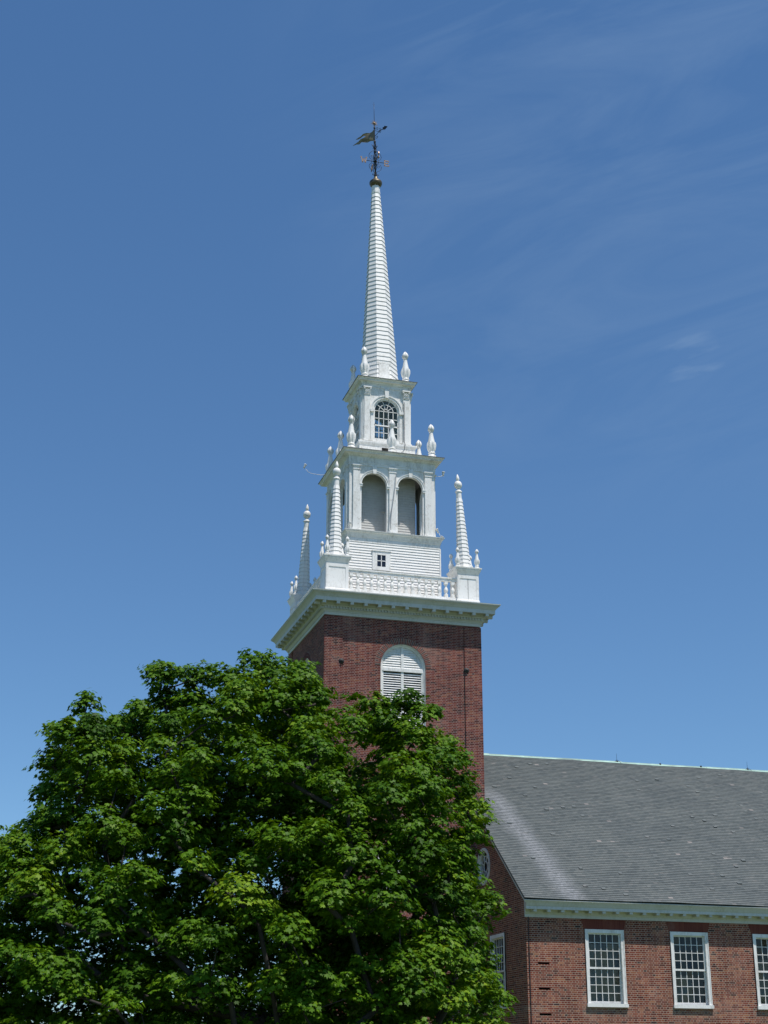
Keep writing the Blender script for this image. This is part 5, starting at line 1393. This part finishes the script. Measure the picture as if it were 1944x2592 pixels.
CLUMPS_B = [(-21.85,-14.38,5.09,1.16),(-26.10,-12.87,11.86,1.00),(-20.37,-14.21,3.87,0.87),(-21.39,-12.31,15.46,0.94),(-28.80,-10.47,6.96,1.03),(-20.66,-13.30,13.03,1.16),(-19.06,-14.65,5.26,1.05),(-16.40,-14.20,3.58,1.13),(-28.08,-11.93,8.24,0.93),(-24.56,-12.20,17.45,0.91),(-23.10,-13.11,9.48,1.29),(-22.82,-14.02,2.82,0.86),(-23.79,-13.89,7.41,0.87),(-23.98,-14.14,11.56,0.84),(-24.95,-13.07,7.47,0.89),(-28.31,-10.28,17.65,1.12),(-24.98,-11.11,19.02,1.08),(-24.11,-12.89,12.75,1.25),(-28.38,-11.44,15.31,0.95),(-26.90,-12.21,9.72,1.24),(-30.29,-9.66,10.22,1.13),(-25.90,-12.01,16.73,0.92),(-19.57,-13.86,9.64,0.95),(-25.02,-12.74,2.74,1.10),(-18.72,-15.07,2.52,0.91),(-26.96,-11.72,4.22,1.19),(-29.18,-11.06,11.34,1.27),(-21.84,-14.14,7.54,1.26),(-25.00,-13.26,14.39,0.89),(-28.52,-11.70,12.96,0.87),(-25.15,-12.71,4.84,0.96),(-24.99,-12.72,10.37,1.14),(-17.49,-14.44,6.23,0.80),(-28.28,-10.11,3.32,0.93),(-20.92,-14.98,6.46,0.81),(-24.61,-13.75,5.67,0.89),(-18.89,-14.41,7.69,0.95),(-16.38,-13.78,7.18,1.05),(-23.12,-13.11,16.07,1.13),(-30.06,-9.21,5.80,0.95),(-29.80,-10.15,13.74,1.25),(-22.51,-11.51,17.77,1.26),(-26.59,-12.43,14.35,1.03),(-26.16,-13.35,5.78,0.81),(-30.22,-9.00,15.60,0.88),(-21.25,-14.53,10.82,1.20),(-26.93,-12.22,6.84,0.95),(-23.82,-13.64,4.04,0.94),(-18.90,-13.30,10.85,0.86),(-28.65,-10.84,9.07,0.90),(-28.33,-11.07,5.46,0.93),(-17.48,-13.08,9.66,1.01),(-17.32,-14.92,2.39,0.85),(-19.97,-15.32,3.16,0.81),(-22.65,-13.57,11.86,0.85),(-27.37,-10.93,2.52,0.80),(-30.68,-8.83,11.74,1.05),(-18.02,-14.30,3.42,0.83),(-19.85,-14.03,11.44,0.84),(-18.26,-12.46,11.77,0.81),(-16.50,-13.93,5.35,0.97),(-25.66,-13.49,8.86,0.87),(-26.38,-11.74,2.53,0.84),(-29.86,-9.61,7.93,0.99),(-26.40,-10.69,19.36,0.91),(-22.93,-13.92,13.74,0.88),(-27.47,-12.75,12.65,0.96),(-21.64,-13.42,2.61,0.87),(-25.70,-13.06,15.71,0.81),(-20.28,-13.78,6.51,0.87),(-27.07,-11.65,15.75,0.88),(-29.14,-10.12,15.81,0.86),(-18.31,-15.39,6.87,0.80),(-29.80,-9.31,17.01,0.94),(-23.01,-13.53,6.02,0.84),(-20.09,-11.75,15.01,0.83),(-26.54,-11.07,17.64,0.88),(-17.39,-14.13,8.33,0.89),(-19.70,-15.34,6.95,0.83),(-17.02,-15.19,4.88,0.90),(-21.69,-13.59,14.58,0.98),(-27.45,-11.42,11.77,0.93),(-21.10,-14.91,2.97,0.81),(-29.20,-9.11,4.24,0.97),(-24.34,-14.02,8.78,0.91),(-15.53,-13.23,2.60,0.89),(-19.08,-12.39,13.20,0.81),(-20.56,-14.45,8.68,0.92),(-27.13,-9.68,19.95,0.84),(-24.56,-12.23,15.99,0.82),(-19.12,-11.53,13.93,0.34),(-31.63,-7.10,13.58,0.53),(-18.90,-11.08,13.18,0.58),(-31.36,-7.43,8.43,0.38),(-15.63,-12.55,6.20,0.51),(-15.26,-11.58,4.03,0.51),(-15.51,-12.07,8.39,0.29),(-31.64,-7.32,11.53,0.45),(-30.44,-7.58,18.61,0.33),(-30.98,-6.97,17.74,0.47),(-27.62,-7.72,20.55,0.37),(-31.21,-7.35,6.62,0.36),(-16.54,-11.83,9.41,0.39),(-29.20,-7.93,19.68,0.33),(-21.63,-10.03,17.85,0.35),(-24.41,-9.58,20.55,0.48),(-31.28,-7.62,14.75,0.46),(-23.60,-10.41,19.81,0.50),(-24.96,-8.74,20.96,0.31),(-28.41,-8.82,19.55,0.46),(-30.71,-7.42,4.99,0.28),(-15.56,-11.74,4.96,0.54),(-20.20,-10.55,16.57,0.46),(-17.79,-10.87,11.65,0.53),(-31.26,-7.34,10.17,0.35),(-15.06,-11.80,3.16,0.39),(-18.76,-10.58,14.10,0.35),(-26.12,-8.67,21.32,0.29),(-21.63,-10.53,18.26,0.41),(-16.90,-11.47,10.45,0.26),(-16.01,-11.73,8.74,0.53),(-30.68,-7.66,5.70,0.39),(-31.01,-7.98,8.71,0.42),(-30.89,-7.38,7.57,0.33),(-25.92,-9.37,20.42,0.49),(-22.70,-9.88,19.60,0.53),(-28.55,-8.44,2.36,0.31),(-16.61,-11.21,9.69,0.44),(-15.21,-12.59,3.24,0.38),(-30.73,-8.26,7.36,0.32),(-21.82,-10.13,19.06,0.25),(-31.63,-7.11,15.10,0.25),(-30.55,-7.38,17.23,0.44),(-15.03,-11.87,5.66,0.20),(-26.68,-8.36,20.94,0.59),(-20.33,-11.37,15.87,0.51),(-31.48,-7.24,7.89,0.24),(-18.22,-11.74,11.79,0.53),(-30.15,-7.28,4.56,0.39),(-31.79,-7.49,12.87,0.38),(-31.69,-7.26,10.66,0.32),(-30.39,-8.35,17.02,0.50),(-15.38,-11.83,6.02,0.37),(-31.25,-7.59,9.17,0.32),(-30.00,-8.13,4.59,0.33),(-19.63,-11.60,14.70,0.33),(-17.24,-10.79,10.20,0.54),(-21.49,-9.92,18.75,0.22),(-17.71,-11.47,11.02,0.49),(-19.41,-10.73,15.59,0.21),(-30.75,-7.50,15.99,0.40),(-30.91,-8.10,8.01,0.35),(-15.54,-11.55,8.18,0.34),(-16.45,-12.44,9.00,0.50),(-32.01,-6.96,12.58,0.27),(-25.47,-8.91,21.15,0.29),(-21.10,-10.17,18.04,0.31),(-24.89,-10.01,20.16,0.41),(-19.80,-10.39,15.95,0.41),(-17.35,-11.78,10.04,0.37),(-27.38,-8.28,3.34,1.04),(-22.18,-8.03,2.97,1.19),(-22.97,-5.86,12.29,1.05),(-19.56,-12.19,5.44,1.12),(-23.50,-10.40,17.14,1.29),(-31.24,-6.12,12.70,1.23),(-16.08,-11.84,3.26,0.92),(-18.81,-7.81,4.47,0.94),(-22.33,-8.96,4.49,1.28),(-20.49,-9.34,14.41,1.13),(-22.47,-11.10,12.96,1.16),(-30.56,-6.83,14.07,1.05),(-16.68,-9.07,5.30,1.29),(-22.11,-5.64,10.21,1.01),(-30.90,-3.96,8.36,1.29),(-16.78,-8.84,2.46,1.05),(-28.41,-6.74,4.30,1.21),(-19.21,-7.54,6.53,0.96),(-20.48,-10.00,12.63,1.00),(-26.09,-9.02,7.26,1.06),(-24.60,-9.14,7.15,1.15),(-16.72,-11.01,7.96,1.20),(-23.87,-4.73,3.01,1.05),(-30.74,-5.40,10.45,1.19),(-28.67,-8.57,10.59,1.14),(-23.79,-8.44,9.46,1.07),(-26.27,-9.37,19.90,1.06),(-27.86,-8.59,4.81,1.24),(-27.72,-6.76,10.03,1.17),(-19.94,-9.98,9.46,1.03),(-30.09,-5.33,16.15,1.27),(-23.04,-11.32,4.78,1.21),(-28.56,-8.96,7.24,1.22),(-18.90,-11.91,10.15,1.28),(-21.59,-9.50,16.70,1.03),(-22.29,-10.72,15.51,1.09),(-25.21,-8.20,4.09,1.30),(-23.97,-8.02,16.08,1.10),(-24.51,-8.68,18.37,1.28),(-23.84,-6.32,5.73,1.27),(-20.30,-11.89,11.82,1.09),(-28.09,-6.00,2.34,0.99),(-25.28,-10.00,2.67,1.22),(-20.62,-7.47,3.66,1.19),(-22.34,-6.81,16.30,1.20),(-29.51,-4.32,5.97,1.09),(-26.90,-5.13,12.07,1.14),(-26.45,-4.57,17.39,1.17),(-24.74,-9.99,10.36,1.27),(-23.96,-7.18,8.00,1.10),(-28.41,-5.39,14.91,1.27),(-24.71,-8.61,12.27,1.06),(-26.05,-4.36,13.70,1.04),(-27.44,-6.79,17.40,0.91),(-26.44,-8.57,8.70,1.24),(-30.42,-7.71,16.27,0.96),(-22.24,-9.55,7.52,1.02),(-31.21,-3.92,12.76,1.05),(-18.61,-11.28,2.95,0.95),(-19.51,-11.80,6.77,0.93),(-22.33,-11.31,2.64,0.98),(-30.11,-7.96,8.43,1.19),(-18.48,-7.84,10.18,0.91),(-23.73,-10.11,12.44,1.07),(-20.82,-7.94,10.11,0.97),(-16.82,-11.70,6.11,1.13),(-25.80,-7.48,5.69,1.08),(-25.97,-8.90,14.50,1.13),(-17.25,-9.43,3.86,1.01),(-25.33,-10.26,8.40,1.03),(-20.82,-11.15,3.97,0.98),(-21.70,-5.98,3.66,1.09),(-31.37,-4.21,10.80,1.03),(-22.49,-4.77,7.70,1.15),(-29.53,-4.32,12.29,0.96),(-25.29,-7.04,19.38,1.08),(-22.29,-6.77,6.11,1.09),(-25.90,-3.87,10.41,1.22),(-24.77,-11.00,5.33,1.17),(-30.15,-8.76,12.02,1.13),(-20.18,-9.84,7.01,1.19),(-28.64,-3.29,8.76,1.24),(-30.63,-4.65,18.48,0.95),(-25.28,-10.72,14.31,1.20),(-19.11,-8.92,8.13,1.23),(-19.00,-10.27,11.28,1.28),(-30.52,-6.86,10.39,0.92),(-29.27,-6.49,8.33,1.06),(-23.31,-5.14,17.26,0.97),(-28.16,-4.61,5.54,1.28),(-24.61,-9.41,13.85,1.24),(-25.67,-8.78,10.62,1.30),(-21.89,-9.94,13.56,1.05),(-28.77,-8.71,17.64,1.23),(-27.16,-9.20,16.58,1.29),(-27.75,-4.42,13.87,1.00),(-25.74,-4.71,19.39,1.28),(-17.49,-12.80,2.96,1.26),(-21.76,-8.09,6.96,0.94),(-29.55,-3.87,15.21,1.26),(-21.41,-5.59,7.52,1.05),(-19.64,-8.19,2.44,1.12),(-19.43,-5.84,6.89,1.07),(-31.02,-4.90,14.13,0.94),(-28.73,-7.31,6.34,1.11),(-19.47,-8.09,11.73,0.97),(-19.67,-11.33,8.39,1.16),(-28.84,-7.47,15.56,1.10),(-23.53,-10.67,14.14,1.25),(-27.69,-5.28,16.71,1.22),(-18.54,-9.65,9.70,1.04),(-26.26,-8.35,18.36,0.93),(-26.91,-5.74,19.24,1.19),(-27.51,-6.59,6.10,1.11),(-27.40,-4.45,4.01,1.25),(-29.38,-7.40,18.23,1.22),(-27.47,-4.47,18.61,0.96),(-26.16,-10.10,12.39,1.24),(-26.44,-6.52,11.72,1.09),(-24.38,-9.54,3.79,0.91),(-24.43,-7.34,10.23,0.93),(-21.09,-6.83,15.23,1.12),(-19.20,-9.33,4.03,1.26),(-23.45,-5.36,10.82,1.16),(-21.70,-6.17,11.41,0.92),(-26.58,-5.46,3.12,1.03),(-22.54,-10.40,10.45,1.24),(-23.14,-5.40,14.62,1.17),(-24.26,-6.38,14.83,1.15),(-28.84,-5.75,10.20,0.91)]

def leaf_template():
    # five-lobed leaf, folded along the midrib: two polygons
    half = [(0.0, -0.10), (0.16, -0.16), (0.20, -0.02), (0.50, 0.02), (0.36, 0.18), (0.44, 0.42), (0.18, 0.38), (0.0, 0.80)]
    rv = [(x, y) for x, y in half]
    return np.array(rv)
HALF = leaf_template()
def make_leaves(name, groups, parent, org, rng):
    C0 = []; Nn = []; hue = []; dirs = []; siz = []
    for (x, y, z, r, dens, lsize) in [(*c, de, ls) for cl, de, ls in groups for c in cl]:
        tone = rng.normal(0.42, 0.14)
        ns = max(5, int(dens*r*r*9))             # shoots in the clump
        for _ in range(ns):
            # shoot tips over the upper dome, with a drooping skirt
            a = rng.uniform(0, 2*math.pi)
            ct = rng.uniform(-0.35, 1.0)
            st = math.sqrt(max(0, 1-ct*ct))
            rr = r*rng.uniform(0.55, 1.08)
            tip = np.array([x+rr*st*math.cos(a)*1.15, y+rr*st*math.sin(a)*1.15, z+rr*ct*0.95])
            out = np.array([math.cos(a)*st, math.sin(a)*st, 0.25])
            nl = rng.integers(9, 16)
            sr = rng.uniform(0.10, 0.20)
            for k in range(nl):
                b = rng.uniform(0, 2*math.pi)
                q = sr*math.sqrt(rng.random())
                hv = np.array([math.cos(b), math.sin(b), 0.0])
                pos = tip+hv*q+np.array([0, 0, -q*q*1.6+rng.normal(0, 0.045)])
                dr = hv*1.0+out*0.5+np.array([0, 0, -rng.uniform(0.1, 0.9)])
                nm = np.array([0, 0, 0.8])+out*0.75+hv*rng.uniform(0.0, 0.6)+rng.normal(0, 0.25, 3)
                C0.append(pos); dirs.append(dr); Nn.append(nm)
                siz.append(lsize*rng.uniform(0.5, 1.2))
                hue.append(np.clip(tone+rng.normal(0, 0.13)+0.22*(rng.random() < 0.25), 0, 1))
    C0 = np.array(C0); D = np.array(dirs); Nn = np.array(Nn); S = np.array(siz); hue = np.array(hue)
    Nn /= np.linalg.norm(Nn, axis=1)[:, None]
    D -= Nn*(D*Nn).sum(1)[:, None]
    D /= np.linalg.norm(D, axis=1)[:, None]+1e-9
    X = np.cross(D, Nn)
    n = len(C0); h = len(HALF)
    fold = rng.uniform(0.05, 0.45, n)
    V = np.zeros((n, 2*h, 3), np.float32)
    curl = rng.uniform(0.0, 0.5, n)
    for sidx, sg in ((0, 1), (1, -1)):
        for i, (hx, hy) in enumerate(HALF):
            zz = (-fold*hx*1.0 - curl*(max(hy, 0)**2)*0.6)
            V[:, sidx*h+i] = C0+(X*(sg*hx)+D*hy+Nn*zz[:, None])*S[:, None]
    V -= np.array(org, np.float32)
    nv = n*2*h
    me = bpy.data.meshes.new(name)
    me.vertices.add(nv); me.vertices.foreach_set('co', V.reshape(-1))
    me.loops.add(nv)
    idx = np.arange(nv, dtype=np.int32).reshape(n, 2, h)
    idx[:, 1] = idx[:, 1, ::-1]
    me.loops.foreach_set('vertex_index', idx.reshape(-1))
    me.polygons.add(2*n)
    me.polygons.foreach_set('loop_start', np.arange(0, nv, h, dtype=np.int32))
    me.materials.append(M_LEAF)
    at = me.attributes.new('hue', 'FLOAT', 'FACE')
    at.data.foreach_set('value', np.repeat(hue, 2).astype(np.float32))
    me.update(calc_edges=True)
    o = bpy.data.objects.new(name, me)
    col.objects.link(o); o.parent = parent
    print(name, n, 'leaves')
    return o
def make_wood(clumps, base, fork_z, parent, seed, lean=(0, 0)):
    rr = np.random.default_rng(seed)
    nodes = []; par = []
    B = np.array(base, float)
    zs = np.linspace(0, fork_z, 5)
    for i, z in enumerate(zs):
        nodes.append(B+np.array([lean[0]*z, lean[1]*z, z])); par.append(i-1)
    fork = nodes[-1]
    order = sorted(clumps, key=lambda c: np.linalg.norm(np.array(c[:3])-fork))
    for c in order:
        p = np.array(c[:3])-np.array([0, 0, 0.25*c[3]])
        A = np.array(nodes[2:])
        d = p-A
        # prefer parents that lie lower and towards the trunk
        cost = np.linalg.norm(d, axis=1)*(1+0.8*np.clip(-(d[:, 2])/(np.linalg.norm(d, axis=1)+1e-6)+0.35, 0, 2)) + 0.16*np.linalg.norm(A-fork, axis=1)
        j = int(np.argmin(cost))+2
        a = nodes[j]
        k = max(1, int(np.linalg.norm(p-a)/0.9))
        last = j
        for i in range(1, k+1):
            t_ = i/k
            q = a+(p-a)*t_+rr.normal(0, 0.07, 3)*(1 if i < k else 0)
            q[2] += 0.25*np.linalg.norm(p-a)*t_*(1-t_)*(-1)
            nodes.append(q); par.append(last); last = len(nodes)-1
    cnt = np.ones(len(nodes))
    for i in range(len(nodes)-1, 0, -1):
        cnt[par[i]] += cnt[i]
    rad = 0.012*np.power(cnt, 0.52)
    rad[:5] = np.maximum(rad[:5], [0.42, 0.34, 0.31, 0.29, 0.27])
    kids = {}
    for i, p_ in enumerate(par):
        kids.setdefault(p_, []).append(i)
    tb = MB(); lb_ = MB()
    tb.tube([nodes[i] for i in range(5)], [rad[i] for i in range(5)], 14)
    # follow chains of the thickest child
    stack = [(4, k) for k in kids.get(4, [])]+[(i, k) for i in range(2, 4) for k in kids.get(i, []) if k > 4]
    while stack:
        p_, i = stack.pop()
        pts = [nodes[p_], nodes[i]]; rs = [min(rad[p_], rad[i]*1.15), rad[i]]
        while True:
            ch = kids.get(i, [])
            if not ch: break
            ch = sorted(ch, key=lambda q: -cnt[q])
            for q in ch[1:]:
                stack.append((i, q))
            i = ch[0]
            pts.append(nodes[i]); rs.append(rad[i])
        lb_.tube(pts, rs, 6)
    tb.build('trunk', M_BARK, parent, smooth=True, uv=False, org=base)
    lb_.build('branches', M_BARK, parent, smooth=True, uv=False, org=base)
BASE_A = (-9.6, -24.6, 0.0)
maple = empty('maple_tree', BASE_A, 'large full-leaved green maple standing in front of the brick tower', 'tree')
make_leaves('crown', [(CLUMPS_A, 20.0, 0.132), (CLUMPS_F, 9.0, 0.148)], maple, BASE_A, np.random.default_rng(21))
make_wood(CLUMPS_A+CLUMPS_F[::3], BASE_A, 3.0, maple, 3)
BASE_B = (-22.0, -10.0, 0.0)
maple2 = empty('maple_tree', BASE_B, 'farther maple at the left edge, crown enlarged out of view to shade the walls', 'tree')
make_leaves('crown', [(CLUMPS_B, 4.0, 0.20)], maple2, BASE_B, np.random.default_rng(31))  # tall crown beyond the left edge, added to block sky light from the church
make_wood(CLUMPS_B, BASE_B, 4.2, maple2, 4)
